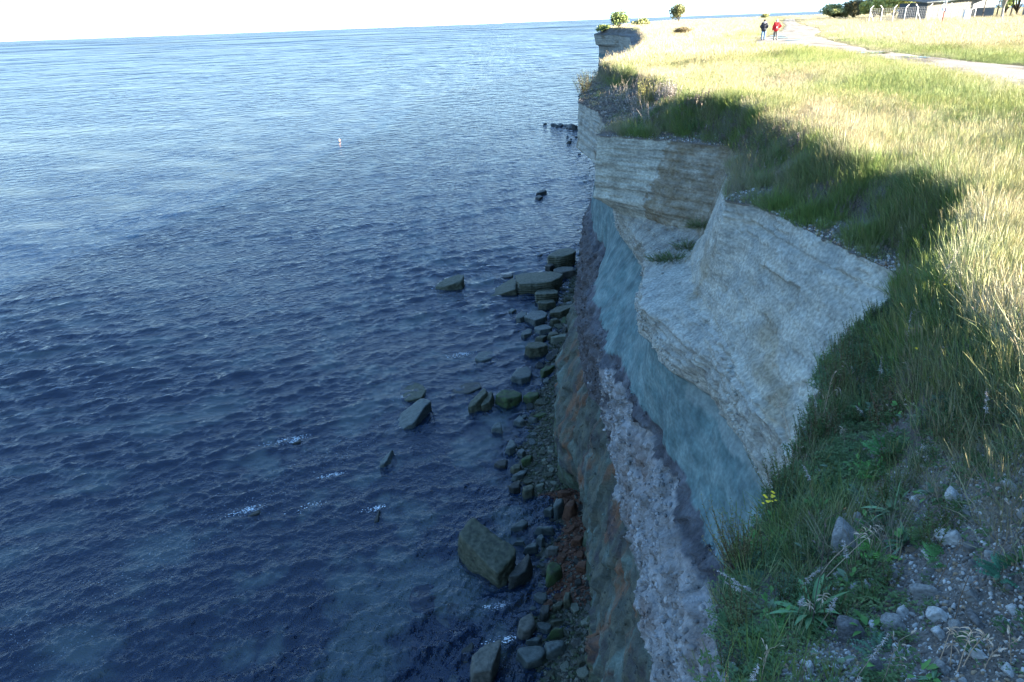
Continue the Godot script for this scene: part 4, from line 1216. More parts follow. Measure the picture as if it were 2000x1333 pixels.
func build_grass() -> void:
	var near_kinds := [tuft(22, 0.30, 0.09, 0.0035, 3, 0.9, 1), tuft(18, 0.42, 0.10, 0.0032, 3, 0.7, 2), tuft(16, 0.22, 0.10, 0.004, 3, 1.3, 3), tuft(14, 0.50, 0.10, 0.003, 3, 0.5, 4, 0.45)]
	var mid_kinds := [tuft(24, 0.32, 0.17, 0.0045, 2, 1.0, 5), tuft(20, 0.44, 0.17, 0.004, 2, 0.7, 6, 0.3), tuft(22, 0.22, 0.19, 0.0055, 2, 1.4, 7)]
	var far_kinds := [tuft(26, 0.50, 0.5, 0.012, 1, 0.6, 8), tuft(22, 0.62, 0.5, 0.010, 2, 0.5, 9, 0.4), tuft(26, 0.36, 0.55, 0.014, 1, 1.0, 10)]
	var near_xf := [[], [], [], []]
	var near_c := [[], [], [], []]
	var mid_xf := [[], [], []]
	var mid_c := [[], [], []]
	var far_xf := [[], [], []]
	var far_c := [[], [], []]
	# the shaded slope under the eye and the hollow below the turf edge
	for i in 30000:
		var z := -1.2 - 26.0 * pow(rng.randf(), 1.15)
		var rim := val(tab.rim, z)
		var x := rim - 0.05 + pow(rng.randf(), 0.9) * (val(tab.crest, z) - rim + 1.6)
		var t := slump(x, z)
		var bare := nd.get_noise_2d(x * 0.55 + 3.0, z * 0.55)
		if t < 0.93 and z < -9.0 and bare > 0.04 and rng.randf() < 0.9:
			continue
		if z > -9.0 and t < 1.0:
			# gravel and herbs near the eye: grass only along the edge and the top
			var gravel := sm(-3.9, -3.1, z) * sm(0.35, 0.55, t)
			if rng.randf() < 0.70 + gravel * 0.4 + 0.5 * bare:
				continue
		if t < 0.08 and rng.randf() < 0.25:
			continue
		var kind := rng.randi() % 4
		if kind == 3 and rng.randf() < 0.5:
			kind = 0
		var s := R(0.6, 1.15) * (0.72 if z > -9.0 and t < 0.9 else 1.0)
		s *= 0.6 + 0.8 * clampf(0.5 - 1.6 * bare, 0.0, 1.0)
		near_xf[kind].append(Transform3D(Basis.from_euler(Vector3(R(-0.15, 0.15), R(0, TAU), R(-0.15, 0.25))).scaled(Vector3.ONE * s), Vector3(x, ground(x, z) - 0.02, z)))
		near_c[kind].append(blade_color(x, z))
	# the sunlit meadow
	for i in 62000:
		var z := -2.5 - 46.0 * pow(rng.randf(), 0.85)
		var c := val(tab.crest, z)
		var x := c - 0.6 + rng.randf() * (-z * 0.85 + 7.0 - c + 0.6)
		if x < c - 0.6 or on_path(x, z) > 0.4:
			continue
		var kind := rng.randi() % 3
		var p := nd.get_noise_2d(x * 0.2 + 90.0, z * 0.2)
		if p > 0.12 and rng.randf() < 0.6:
			kind = 1
		var s := R(0.6, 1.2) * (0.55 + 0.45 * sm(-0.3, 2.0, minf(absf(x - val(tab.path_l, z)), absf(x - val(tab.path_r, z)))))
		mid_xf[kind].append(Transform3D(Basis.from_euler(Vector3(R(-0.15, 0.15), R(0, TAU), R(-0.1, 0.3))).scaled(Vector3.ONE * s), Vector3(x, ground(x, z) - 0.02, z)))
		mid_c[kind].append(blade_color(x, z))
	for i in 90000:
		var z := -42.0 - 330.0 * pow(rng.randf(), 1.7)
		var c := val(tab.crest, z)
		var x := c - 0.8 + rng.randf() * (-z * 0.80 + 8.0 - c)
		if x < c - 0.8 or on_path(x, z) > 0.3:
			continue
		var kind := rng.randi() % 3
		var s := R(0.6, 1.15) * (0.45 + 0.55 * sm(0.0, 4.0, minf(absf(x - val(tab.path_l, z)), absf(x - val(tab.path_r, z)))))
		far_xf[kind].append(Transform3D(Basis.from_euler(Vector3(R(-0.15, 0.15), R(0, TAU), R(-0.1, 0.25))).scaled(Vector3.ONE * s), Vector3(x, ground(x, z) - 0.03, z)))
		far_c[kind].append(blade_color(x, z))
	# slumped turf on the two headlands
	for i in 9000:
		var z := -24.0 - 28.0 * rng.randf()
		var rim := val(tab.rim, z)
		var x := rim + pow(rng.randf(), 0.8) * (val(tab.crest, z) - rim + 0.3)
		var t := slump(x, z)
		if z < -29.5 and t < 0.82:
			if rng.randf() < 0.93:
				continue
		elif nd.get_noise_2d(x * 0.6, z * 0.6) > -0.08 and rng.randf() < 0.9:
			continue
		var kind := rng.randi() % 3
		mid_xf[kind].append(Transform3D(Basis.from_euler(Vector3(R(-0.15, 0.15), R(0, TAU), R(-0.1, 0.3))).scaled(Vector3.ONE * R(0.5, 1.0)), Vector3(x, ground(x, z) - 0.02, z)))
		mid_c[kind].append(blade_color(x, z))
	for k in 4:
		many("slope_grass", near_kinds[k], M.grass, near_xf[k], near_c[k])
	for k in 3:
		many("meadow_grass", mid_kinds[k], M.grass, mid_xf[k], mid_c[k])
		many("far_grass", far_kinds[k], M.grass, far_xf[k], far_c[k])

# ---------------------------------------------------------------- bushes, trees, shed, fence, mast
func bush(called: String, label: String, category: String, at: Vector3, size: Vector3, leaves: int, leaf_len: float, cols: Array, trunk: float, group := "", bark := Color(0.10, 0.08, 0.06), seed_ := 1) -> Node3D:
	var local := RandomNumberGenerator.new()
	local.seed = seed_
	var root := thing(called, label, category, at, 0.0, group)
	var wood := MB.new()
	var crown := MB.new()
	var clumps: Array = []
	var n := 16
	for i in n:
		var d := Vector3(local.randf_range(-1, 1), local.randf_range(-0.7, 1), local.randf_range(-1, 1)).normalized() * local.randf_range(0.35, 0.8)
		var p := Vector3(d.x * size.x, trunk + size.y + d.y * size.y, d.z * size.z)
		clumps.append([p, local.randf_range(0.28, 0.46), local.randf_range(0.75, 1.15)])
		var base := Vector3(0, trunk * 0.6, 0)
		var midp := base.lerp(p, 0.5) + Vector3(local.randf_range(-0.1, 0.1), 0.08, local.randf_range(-0.1, 0.1)) * size.y
		wood.tube([base, midp, p], [0.03 * size.y, 0.018 * size.y, 0.006 * size.y], 5, bark)
	wood.tube([Vector3(0, -0.3, 0), Vector3(0.02, trunk * 0.5, 0), Vector3(0, trunk + size.y * 0.7, 0)], [0.07 * size.y, 0.055 * size.y, 0.02 * size.y], 7, bark)
	for i in leaves:
		var c: Array = clumps[local.randi() % n]
		var d := Vector3(local.randf_range(-1, 1), local.randf_range(-1, 1), local.randf_range(-1, 1))
		d = d.normalized() * pow(local.randf(), 0.45) * c[1]
		var p: Vector3 = c[0] + Vector3(d.x * size.x, d.y * size.y, d.z * size.z)
		if p.y < 0.05:
			continue
		var dir := (d + Vector3(local.randf_range(-1, 1), local.randf_range(-0.6, 1), local.randf_range(-1, 1)) * 0.8).normalized()
		var side := dir.cross(Vector3(local.randf_range(-1, 1), local.randf_range(-1, 1), local.randf_range(-1, 1))).normalized()
		var col: Color = cols[local.randi() % cols.size()]
		var g: float = c[2] * local.randf_range(0.7, 1.2)
		crown.leaf(p, dir, side, leaf_len * local.randf_range(0.6, 1.3), leaf_len * 0.28, 0.4, 2, 0.45, Color(col.r * g, col.g * g, col.b * g))
	obj("trunk", wood.mesh(), M.bark, root)
	obj("crown", crown.mesh(), M.herb, root)
	return root

func build_far() -> void:
	M.bark = vmat(0.9, T.fine, 4.0, null, 0.0, false)
	var dark := [Color(0.160, 0.232, 0.080), Color(0.217, 0.275, 0.094), Color(0.304, 0.319, 0.116)]
	var yellow := [Color(0.478, 0.435, 0.116), Color(0.362, 0.377, 0.116), Color(0.500, 0.464, 0.145)]
	var olive := [Color(0.362, 0.377, 0.160), Color(0.450, 0.420, 0.189), Color(0.290, 0.334, 0.131)]
	var y0 := func(x: float, z: float) -> float: return ground(x, z)
	bush("bush", "round dark green bush on the edge of the farthest headland", "bush", Vector3(30.5, y0.call(30.5, -193.0), -193.0), Vector3(2.6, 1.9, 2.6), 2600, 0.42, dark, 0.1, "", Color(0.1, 0.08, 0.06), 2)
	bush("bush", "low dark bush trailing left of the round bush on the farthest headland", "bush", Vector3(27.3, y0.call(28.4, -198.0) - 0.9, -198.5), Vector3(2.4, 0.9, 2.0), 1800, 0.4, dark, 0.0, "", Color(0.1, 0.08, 0.06), 3)
	bush("bush", "small flat bush right behind the round headland bush", "bush", Vector3(40.5, y0.call(40.5, -215.0), -215.0), Vector3(3.0, 0.9, 2.0), 1200, 0.45, olive, 0.0, "", Color(0.1, 0.08, 0.06), 4)
	bush("tree", "lone rounded tree on the skyline left of the walkers", "tree", Vector3(66.5, y0.call(66.5, -280.0), -280.0), Vector3(3.6, 2.5, 3.4), 3000, 0.62, [Color(0.17, 0.19, 0.08), Color(0.24, 0.22, 0.10)], 0.9, "", Color(0.1, 0.08, 0.06), 5)
	bush("bush", "tiny bush on the skyline just above the walker in black", "bush", Vector3(100.0, y0.call(100.0, -283.0), -283.0), Vector3(1.7, 1.0, 1.6), 900, 0.45, olive, 0.1, "", Color(0.1, 0.08, 0.06), 6)
	bush("bush", "low brown heath bush in the grass of the far headland meadow", "bush", Vector3(25.3, y0.call(25.3, -104.0), -104.0), Vector3(1.5, 0.55, 1.3), 1500, 0.16, [Color(0.20, 0.15, 0.09), Color(0.14, 0.12, 0.06)], 0.0, "", Color(0.1, 0.08, 0.06), 7)
	# thicket left of the shed
	var th := [[1, 90.5, -203.0, 3.6, 1.5, olive, "leftmost low olive bush of the thicket beside the fence"], [2, 95.0, -202.0, 3.4, 2.0, [Color(0.24, 0.19, 0.09), Color(0.19, 0.17, 0.08)], "brownish bush second from the left in the thicket beside the fence"],
		[3, 91.5, -184.0, 3.0, 2.0, yellow, "yellow-green bush of the thicket at the left end of the fence"], [4, 101.0, -199.0, 4.6, 3.6, olive, "olive tree rising behind the yellow thicket bush"],
		[9, 94.5, -180.0, 3.0, 2.4, yellow, "second yellow bush of the thicket, behind the first fence posts"], [5, 99.0, -178.0, 4.2, 4.2, yellow, "tall yellow tree left of the slate gable of the shed"], [10, 108.0, -200.0, 5.0, 5.0, dark, "tall dark tree behind the tall yellow tree"],
		[6, 112.0, -185.0, 5.0, 4.4, dark, "broad dark tree behind the shed roof"], [7, 120.0, -178.0, 5.0, 5.0, olive, "olive tree behind the right half of the shed"], [8, 109.0, -158.0, 4.0, 4.0, dark, "dark tree at the right end behind the open shed bay"]]
	for q in th:
		bush("tree" if q[4] > 2.5 else "bush", q[6], "tree" if q[4] > 2.5 else "bush", Vector3(q[1], y0.call(q[1], q[2]), q[2]), Vector3(q[3] * 1.3, q[4] * 1.05, q[3] * 1.3), 4600, 0.55, q[5], 0.3 if q[4] < 2.5 else 1.2, "", Color(0.1, 0.08, 0.06), 20 + q[0])
	# birch in front of the shed
	var birch := bush("birch_tree", "white-barked birch with yellowing leaves in front of the shed", "tree", Vector3(80.5, y0.call(80.5, -120.0), -120.0), Vector3(3.0, 3.2, 3.0), 2600, 0.32, yellow + olive, 2.6, "", Color(0.55, 0.52, 0.46), 41)
	birch.rotation.z = 0.06
	# the shed
	var g := ground(86.0, -140.0)
	var shed := thing("shed", "long low grey shed with metal roof and slate gable behind the fence", "building", Vector3(79.6, g, -140.0))
	var cream := mat(lc(0.42, 0.39, 0.33), 0.9, T.fine, 0.6, T.bump_fine, 1.0)
	var slate := mat(lc(0.13, 0.15, 0.17), 0.85, T.fine, 0.6)
	var metal := mat(lc(0.14, 0.155, 0.165), 0.5, T.grain, 0.3)
	metal.metallic = 0.3
	var pale := mat(lc(0.55, 0.58, 0.60), 0.6, T.fine, 0.4)
	var wood := mat(lc(0.06, 0.05, 0.045), 0.85)
	var b := MB.new()
	b.box(Vector3(0, -0.5, -10), Vector3(8.6, 3.0, -0.25))
	obj("wall", b.mesh(), cream, shed)
	for k in 5:      # block courses of the long wall
		for i in 7:
			var course := MB.new()
			course.box(Vector3(0.02 + i * 1.226, -0.3 + k * 0.66, -0.25), Vector3(1.22 + i * 1.226, 0.34 + k * 0.66, -0.2 + 0.01 * ((i + k) % 2)))
			obj("wall_panel", course.mesh(), cream, shed)
	for i in 5:
		var board := MB.new()
		board.box(Vector3(-0.06, -0.4, -10 + i * 1.96), Vector3(0.0, 3.0, -8.08 + i * 1.96))
		obj("gable_board", board.mesh(), slate, shed)
	var rf := MB.new()
	rf.quad(Vector3(-0.6, 3.05, 0.5), Vector3(-0.6, 3.9, -10.5), Vector3(8.7, 4.5, -10.5), Vector3(8.7, 3.65, 0.5), Color.WHITE)
	rf.quad(Vector3(-0.6, 2.87, 0.5), Vector3(8.7, 3.47, 0.5), Vector3(8.7, 4.32, -10.5), Vector3(-0.6, 3.72, -10.5), Color.WHITE)
	rf.quad(Vector3(-0.6, 2.87, 0.5), Vector3(-0.6, 3.05, 0.5), Vector3(8.7, 3.65, 0.5), Vector3(8.7, 3.47, 0.5), Color.WHITE)
	rf.quad(Vector3(-0.6, 2.87, 0.5), Vector3(-0.6, 3.72, -10.5), Vector3(-0.6, 3.9, -10.5), Vector3(-0.6, 3.05, 0.5), Color.WHITE)
	var roof := obj("roof", rf.mesh(), metal, shed)
	for i in 16:
		var seam := MB.new()
		var x := -0.5 + i * 0.6
		seam.tube([Vector3(x, 3.09 + 0.0645 * (x + 0.6), 0.5), Vector3(x, 3.94 + 0.0645 * (x + 0.6), -10.5)], [0.03, 0.03], 4, Color.WHITE)
		obj("seam", seam.mesh(), metal, roof)
	var hi := MB.new()
	hi.box(Vector3(8.3, 4.1, -10.4), Vector3(16.0, 4.35, 1.0))
	obj("bay_roof", hi.mesh(), metal, shed)
	for i in 12:
		var raft := MB.new()
		raft.box(Vector3(8.6 + i * 0.6, 3.75, -9.8), Vector3(8.72 + i * 0.6, 4.1, 0.9))
		obj("rafter", raft.mesh(), wood, shed)
	var back := MB.new()
	back.box(Vector3(8.65, -0.5, -5.2), Vector3(15.9, 3.7, -5.0))
	obj("bay_wall", back.mesh(), pale, shed)
	for i in 3:
		var post := MB.new()
		post.box(Vector3(10.2 + i * 2.6, -0.5, 0.5), Vector3(10.35 + i * 2.6, 3.75, 0.65))
		obj("bay_post", post.mesh(), wood, shed)
	var dr := MB.new()
	dr.box(Vector3(2.3, 0.0, -0.25), Vector3(3.1, 2.0, -0.15))
	obj("door", dr.mesh(), pale, shed)
	var wh := thing("white_building", "white block building seen behind the birch trunk at the right edge", "building", Vector3(99.0, ground(99.0, -136.0), -136.0))
	var w1 := MB.new()
	w1.box(Vector3(0, -0.5, -6), Vector3(12, 4.0, 0))
	obj("wall", w1.mesh(), mat(lc(0.62, 0.62, 0.60), 0.9, T.fine, 0.4), wh)
	var w2 := MB.new()
	w2.box(Vector3(-0.3, 4.0, -6.3), Vector3(12.3, 4.2, 0.3))
	obj("roof", w2.mesh(), metal, wh)
	# fence with angled tops
	var fence := thing("wire_fence", "wire mesh fence with white concrete posts bent at the top", "fence", Vector3(66.0, ground(70.0, -134.0), -134.0))
	var conc := mat(lc(0.62, 0.60, 0.56), 0.85)
	var wire := mat(lc(0.35, 0.36, 0.37), 0.5)
	for i in 10:
		var p := MB.new()
		var x := 2.1 * i
		var way := -0.45 if i % 3 == 1 else 0.45
		p.tube([Vector3(x, -0.6, 0), Vector3(x, 2.4, 0), Vector3(x + way, 2.85, 0)], [0.09, 0.09, 0.07], 6, Color.WHITE)
		obj("post", p.mesh(), conc, fence)
		if i % 4 == 0:
			var s := MB.new()
			s.tube([Vector3(x, 1.9, 0), Vector3(x + 1.1, -0.3, 0.1)], [0.07, 0.07], 5, Color.WHITE)
			obj("brace", s.mesh(), conc, fence)
	var net := MB.new()
	for i in 9:
		net.tube([Vector3(0, 0.2 + i * 0.27, 0), Vector3(18.9, 0.2 + i * 0.27, 0)], [0.012, 0.012], 3, Color.WHITE)
	for i in 60:
		net.tube([Vector3(i * 0.32, 0.1, 0), Vector3(i * 0.32, 2.4, 0)], [0.010, 0.010], 3, Color.WHITE)
	obj("wire_mesh", net.mesh(), wire, fence).set_meta("kind", "stuff")
	# mast and small box
	var mast := thing("signal_mast", "thin white mast with red lower part standing before the fence", "mast", Vector3(66.0, ground(66.0, -111.5), -111.5))
	var p1 := MB.new()
	p1.tube([Vector3(0, 2.2, 0), Vector3(0, 9.0, 0)], [0.09, 0.07], 8, Color.WHITE)
	obj("pole", p1.mesh(), mat(lc(0.6, 0.58, 0.56), 0.6), mast)
	var p2 := MB.new()
	p2.tube([Vector3(0, -0.3, 0), Vector3(0, 2.2, 0)], [0.10, 0.095], 8, Color.WHITE)
	obj("pole_foot", p2.mesh(), mat(lc(0.35, 0.09, 0.07), 0.6), mast)
	var p3 := MB.new()
	p3.box(Vector3(-0.35, 1.7, -0.15), Vector3(-0.1, 2.2, 0.15))
	p3.box(Vector3(0.12, 1.6, -0.15), Vector3(0.5, 2.15, 0.15))
	obj("box", p3.mesh(), mat(lc(0.3, 0.4, 0.5), 0.6), mast)
	var cab := thing("cabinet", "small white cabinet in the tall grass right of the mast", "cabinet", Vector3(81.6, ground(81.6, -131.0), -131.0))
	var c1 := MB.new()
	c1.box(Vector3(-0.5, -0.2, -0.3), Vector3(0.5, 1.7, 0.3))
	obj("body", c1.mesh(), mat(lc(0.6, 0.62, 0.64), 0.6), cab)
	var c2 := MB.new()
	c2.box(Vector3(-0.56, 1.7, -0.36), Vector3(0.56, 1.78, 0.36))
	obj("lid", c2.mesh(), mat(lc(0.3, 0.32, 0.34), 0.6), cab)

# ---------------------------------------------------------------- the two walkers
func field_mesh(bones: Array, cell: float, blend: float) -> ArrayMesh:
	var lo := Vector3(9, 9, 9)
	var hi := -lo
	for b in bones:
		var r: float = maxf(b[2], b[3]) + blend
		lo = lo.min(b[0] - Vector3.ONE * r).min(b[1] - Vector3.ONE * r)
		hi = hi.max(b[0] + Vector3.ONE * r).max(b[1] + Vector3.ONE * r)
	lo -= Vector3.ONE * cell * 2
	var nx := int((hi.x - lo.x) / cell) + 3
	var ny := int((hi.y - lo.y) / cell) + 3
	var nz := int((hi.z - lo.z) / cell) + 3
	var f := PackedFloat32Array()
	f.resize(nx * ny * nz)
	f.fill(1.0)
	for b in bones:
		var a: Vector3 = b[0]
		var ab: Vector3 = b[1] - a
		var ll := maxf(ab.length_squared(), 1e-8)
		var r0: float = b[2]
		var r1: float = b[3]
		var pad := maxf(r0, r1) + 0.1
		var c0 := ((a.min(b[1]) - Vector3.ONE * pad - lo) / cell).max(Vector3.ZERO)
		var c1 := ((a.max(b[1]) + Vector3.ONE * pad - lo) / cell)
		for i in range(int(c0.x), mini(nx, int(c1.x) + 2)):
			for j in range(int(c0.y), mini(ny, int(c1.y) + 2)):
				for k in range(int(c0.z), mini(nz, int(c1.z) + 2)):
					var p := lo + Vector3(i, j, k) * cell
					var t := clampf((p - a).dot(ab) / ll, 0.0, 1.0)
					var d := (p - a - ab * t).length() - lerpf(r0, r1, t)
					var at := (i * ny + j) * nz + k
					var o := f[at]
					var h := maxf(blend - absf(o - d), 0.0) / blend
					f[at] = minf(o, d) - h * h * blend * 0.25
	var mb := MB.new()
	var cells := {}
	for i in nx - 1:
		for j in ny - 1:
			for k in nz - 1:
				var s := Vector3.ZERO
				var n := 0
				var any := false
				var at := (i * ny + j) * nz + k
				var first := f[at] < 0.0
				for q in 8:
					var w := f[at + (q & 1) * ny * nz + ((q >> 1) & 1) * nz + (q >> 2)] < 0.0
					if w != first:
						any = true
						break
				if not any:
					continue
				for q in 8:
					var pa := Vector3(q & 1, (q >> 1) & 1, q >> 2)
					var fa := f[at + (q & 1) * ny * nz + ((q >> 1) & 1) * nz + (q >> 2)]
					for e in 3:
						if q & (1 << e):
							continue
						var q2 := q | (1 << e)
						var fb := f[at + (q2 & 1) * ny * nz + ((q2 >> 1) & 1) * nz + (q2 >> 2)]
						if (fa < 0.0) != (fb < 0.0):
							var pb := Vector3(q2 & 1, (q2 >> 1) & 1, q2 >> 2)
							s += pa.lerp(pb, fa / (fa - fb))
							n += 1
				cells[at] = mb.vert(lo + (Vector3(i, j, k) + s / n) * cell, Color.WHITE)
	for at: int in cells.keys():
		var i := at / (ny * nz)
		var j := (at / nz) % ny
		var k := at % nz
		for e in 3:
			var step: int = [ny * nz, nz, 1][e]
			var ua: int = [nz, 1, ny * nz][e]
			var va: int = [1, ny * nz, nz][e]
			if [j, k, i][e] < 1 or [k, i, j][e] < 1:
				continue
			var ins := f[at] < 0.0
			if ins == (f[at + step] < 0.0):
				continue
			var q := [at, at - ua, at - ua - va, at - va]
			if not (cells.has(q[1]) and cells.has(q[2]) and cells.has(q[3])):
				continue
			var ids := [cells[q[0]], cells[q[1]], cells[q[2]], cells[q[3]]]
			if ins:
				mb.tri(ids[0], ids[2], ids[1])
				mb.tri(ids[0], ids[3], ids[2])
			else:
				mb.tri(ids[0], ids[1], ids[2])
				mb.tri(ids[0], ids[2], ids[3])
	return mb.mesh()

func walker(label: String, at: Vector3, turn: float, p: Dictionary) -> void:
	var root := thing("person", label, "person", at, turn)
	var hip := 0.93
	var sh := 1.46
	var legs := []
	var shoes := []
	for s in [-1, 1]:
		var stride: float = p.stride * s
		var h := Vector3(0.10 * s, hip, 0)
		var kn := Vector3(0.11 * s, 0.50, -0.10 * stride - 0.04)
		var an := Vector3(0.10 * s, 0.10, 0.22 * -stride + 0.02)
		legs += [[h, kn, 0.088, 0.062], [kn, an, 0.060, 0.042]]
		shoes += [[an + Vector3(0, -0.05, 0.03), an + Vector3(0.01 * s, -0.06, -0.15), 0.045, 0.038]]
	var torso := [[Vector3(-0.09, hip, 0), Vector3(0.09, hip, 0), 0.11, 0.11], [Vector3(0, hip, 0), Vector3(0, 1.18, 0.0), 0.135, 0.13], [Vector3(-0.06, 1.18, 0), Vector3(-0.11, sh - 0.08, 0), 0.125, 0.105], [Vector3(0.06, 1.18, 0), Vector3(0.11, sh - 0.08, 0), 0.125, 0.105], [Vector3(-0.17, sh - 0.03, 0), Vector3(0.17, sh - 0.03, 0), 0.065, 0.065]]
	var arms := []
	var hands := []
	for s in [-1, 1]:
		var so := Vector3(0.19 * s, sh - 0.04, 0)
		var el: Vector3 = p.elbow[0 if s < 0 else 1]
		var wr: Vector3 = p.wrist[0 if s < 0 else 1]
		arms += [[so, el, 0.055, 0.045], [el, wr, 0.045, 0.034]]
		var d := (wr - el).normalized()
		hands += [[wr, wr + d * 0.08, 0.03, 0.036]]
		var across := d.cross(Vector3(s, 0, 0.2)).normalized()
		for k in 4:
			hands += [[wr + d * 0.08 + across * (k - 1.5) * 0.02, wr + d * [0.15, 0.17, 0.165, 0.14][k] + across * (k - 1.5) * 0.021 + Vector3(-0.02 * s, 0, 0), 0.010, 0.008]]
		hands += [[wr + d * 0.02 + across * 0.03, wr + d * 0.085 + across * 0.065, 0.012, 0.009]]
	var head := [[Vector3(0, 1.63, 0.0), Vector3(0, 1.68, 0.01), 0.088, 0.098], [Vector3(0, 1.58, -0.03), Vector3(0, 1.60, -0.05), 0.055, 0.055], [Vector3(0, 1.45, 0.01), Vector3(0, 1.58, 0), 0.058, 0.055], [Vector3(0, 1.64, -0.09), Vector3(0, 1.615, -0.115), 0.013, 0.017], [Vector3(-0.092, 1.64, 0.01), Vector3(-0.1, 1.66, 0.02), 0.014, 0.016], [Vector3(0.092, 1.64, 0.01), Vector3(0.1, 1.66, 0.02), 0.014, 0.016]]
	var puff := func(list: Array, by: float) -> Array: return list.map(func(b): return [b[0], b[1], b[2] + by, b[3] + by])
	var cloth := func(col: Color) -> StandardMaterial3D: return mat(col, 0.9)
	var skin := mat(lc(0.45, 0.28, 0.20), 0.6)
	obj("body", field_mesh(legs + torso + arms + hands + head, 0.018, 0.05), skin, root)
	obj("jacket", field_mesh((puff.call(torso, 0.032) as Array) + (puff.call(arms, 0.024) as Array) + [[Vector3(-0.07, 0.88, 0), Vector3(0.07, 0.88, 0), 0.15, 0.15]], 0.022, 0.07), cloth.call(p.jacket), root)
	obj("trousers", field_mesh((puff.call(legs, 0.022) as Array) + [[Vector3(-0.07, hip, 0), Vector3(0.07, hip, 0), 0.13, 0.13]], 0.022, 0.05), cloth.call(p.trousers), root)
	for b in shoes:
		obj("shoe", field_mesh([b, [b[0] + Vector3(0, 0.03, 0.01), b[0], 0.045, 0.05]], 0.016, 0.03), cloth.call(lc(0.03, 0.03, 0.035)), root)
	obj("hair", field_mesh([[Vector3(0, 1.675, 0.03), Vector3(0, 1.70, 0.015), 0.098, 0.10], [Vector3(0, 1.62, 0.05), Vector3(0, 1.66, 0.04), 0.075, 0.085]], 0.018, 0.04), cloth.call(p.hair), root)
	if p.has("hood"):
		obj("hood", field_mesh([[Vector3(-0.07, 1.53, 0.10), Vector3(0.07, 1.53, 0.10), 0.06, 0.06], [Vector3(0, 1.47, 0.13), Vector3(0, 1.53, 0.1), 0.06, 0.07], [Vector3(-0.1, 1.55, 0.02), Vector3(-0.06, 1.53, 0.1), 0.045, 0.05], [Vector3(0.1, 1.55, 0.02), Vector3(0.06, 1.53, 0.1), 0.045, 0.05]], 0.018, 0.04), cloth.call(p.hood), root)
	if p.has("paper"):
		var b := MB.new()
		b.box(Vector3(-0.03, 1.02, 0.185), Vector3(0.07, 1.16, 0.20))
		obj("pocket_patch", b.mesh(), cloth.call(p.paper), root)

func build_people() -> void:
	var g := func(x: float, z: float) -> Vector3: return Vector3(x, maxf(ground(x, z), ground(x, z) + 0.05 * on_path(x, z)), z)
	walker("person in black hooded jacket and blue jeans walking away, hands in pockets", g.call(24.77, -70.16), -0.35, {"stride": 0.7, "elbow": [Vector3(-0.32, 1.17, 0.08), Vector3(0.32, 1.17, 0.08)], "wrist": [Vector3(-0.20, 0.97, -0.10), Vector3(0.20, 0.97, -0.10)], "jacket": lc(0.030, 0.034, 0.045), "trousers": lc(0.10, 0.17, 0.29), "hair": lc(0.03, 0.025, 0.025), "hood": lc(0.35, 0.35, 0.38)})
	walker("person in red jacket and grey-brown trousers walking away, right elbow bent out", g.call(25.54, -69.09), -0.25, {"stride": -0.5, "elbow": [Vector3(-0.29, 1.17, 0.05), Vector3(0.37, 1.19, 0.06)], "wrist": [Vector3(-0.31, 0.92, -0.02), Vector3(0.20, 0.99, 0.0)], "jacket": lc(0.55, 0.025, 0.03), "trousers": lc(0.22, 0.19, 0.16), "hair": lc(0.38, 0.36, 0.35), "paper": lc(0.7, 0.68, 0.66)})

# ---------------------------------------------------------------- foreground plants, stones, dry stalks
func upright(x: float, z: float) -> Vector3:
	return Vector3(x, ground(x, z), z)

func tint(c: Color, g: float) -> Color:
	return Color(c.r * g, c.g * g, c.b * g)

# a rosette of long leaves, each leaf a part
func rosette(label: String, x: float, z: float, n: int, length: float, width: float, col: Color, group := "") -> void:
	var root := thing("rosette_plant", label, "plant", upright(x, z), 0.0, group)
	var nrm := ground_normal(x, z)
	for i in n:
		var a := TAU * i / n * 1.618 * 2.0
		var out := Vector3(cos(a), 0, sin(a))
		out = (out - nrm * out.dot(nrm)).normalized()
		var dir := (out + nrm * R(0.25, 0.95)).normalized()
		var side := dir.cross(nrm).normalized()
		var mb := MB.new()
		mb.leaf(nrm * 0.01, dir, side, length * R(0.65, 1.1), width * R(0.8, 1.1), R(0.6, 1.2), 6, 0.6, tint(col, R(0.75, 1.2)), 0.35)
		obj("leaf", mb.mesh(), M.herb, root)

# divided, ferny leaves on thin stalks
func fern_herb(label: String, x: float, z: float, n: int, size: float, col: Color, group := "") -> void:
	var root := thing("leafy_herb", label, "plant", upright(x, z), 0.0, group)
	var nrm := (ground_normal(x, z) + Vector3.UP).normalized()
	for i in n:
		var a := R(0, TAU)
		var dir := (nrm * R(0.5, 1.3) + Vector3(cos(a), 0, sin(a))).normalized()
		var mb := MB.new()
		var p := Vector3(cos(a), 0, sin(a)) * R(0.0, 0.03)
		var g := R(0.7, 1.25)
		var l := size * R(0.6, 1.15)
		var segs := 9
		var d := dir
		var side := dir.cross(Vector3.UP).normalized()
		for k in segs:
			var t := float(k) / segs
			var nx := p + d * l / segs
			var w := l * 0.30 * sin(PI * clampf(t * 0.9 + 0.12, 0, 1)) if t > 0.2 else 0.0
			mb.leaf(p, d, side, l / segs * 1.1, 0.0022, 0.0, 1, 0.3, tint(col, g * 0.7))
			if w > 0.0:
				for s in [-1, 1]:
					for sub in 3:
						var f := 0.35 + 0.33 * sub
						mb.leaf(p + side * s * w * f * 0.4, (side * s + d * (0.35 + 0.35 * sub)).normalized(), d, w * (0.85 - 0.18 * sub), w * 0.20, 0.5, 2, 0.5, tint(col, g * R(0.85, 1.15)))
			p = nx
			d = (d + Vector3.DOWN * 0.09).normalized()
		obj("leaf", mb.mesh(), M.herb, root)

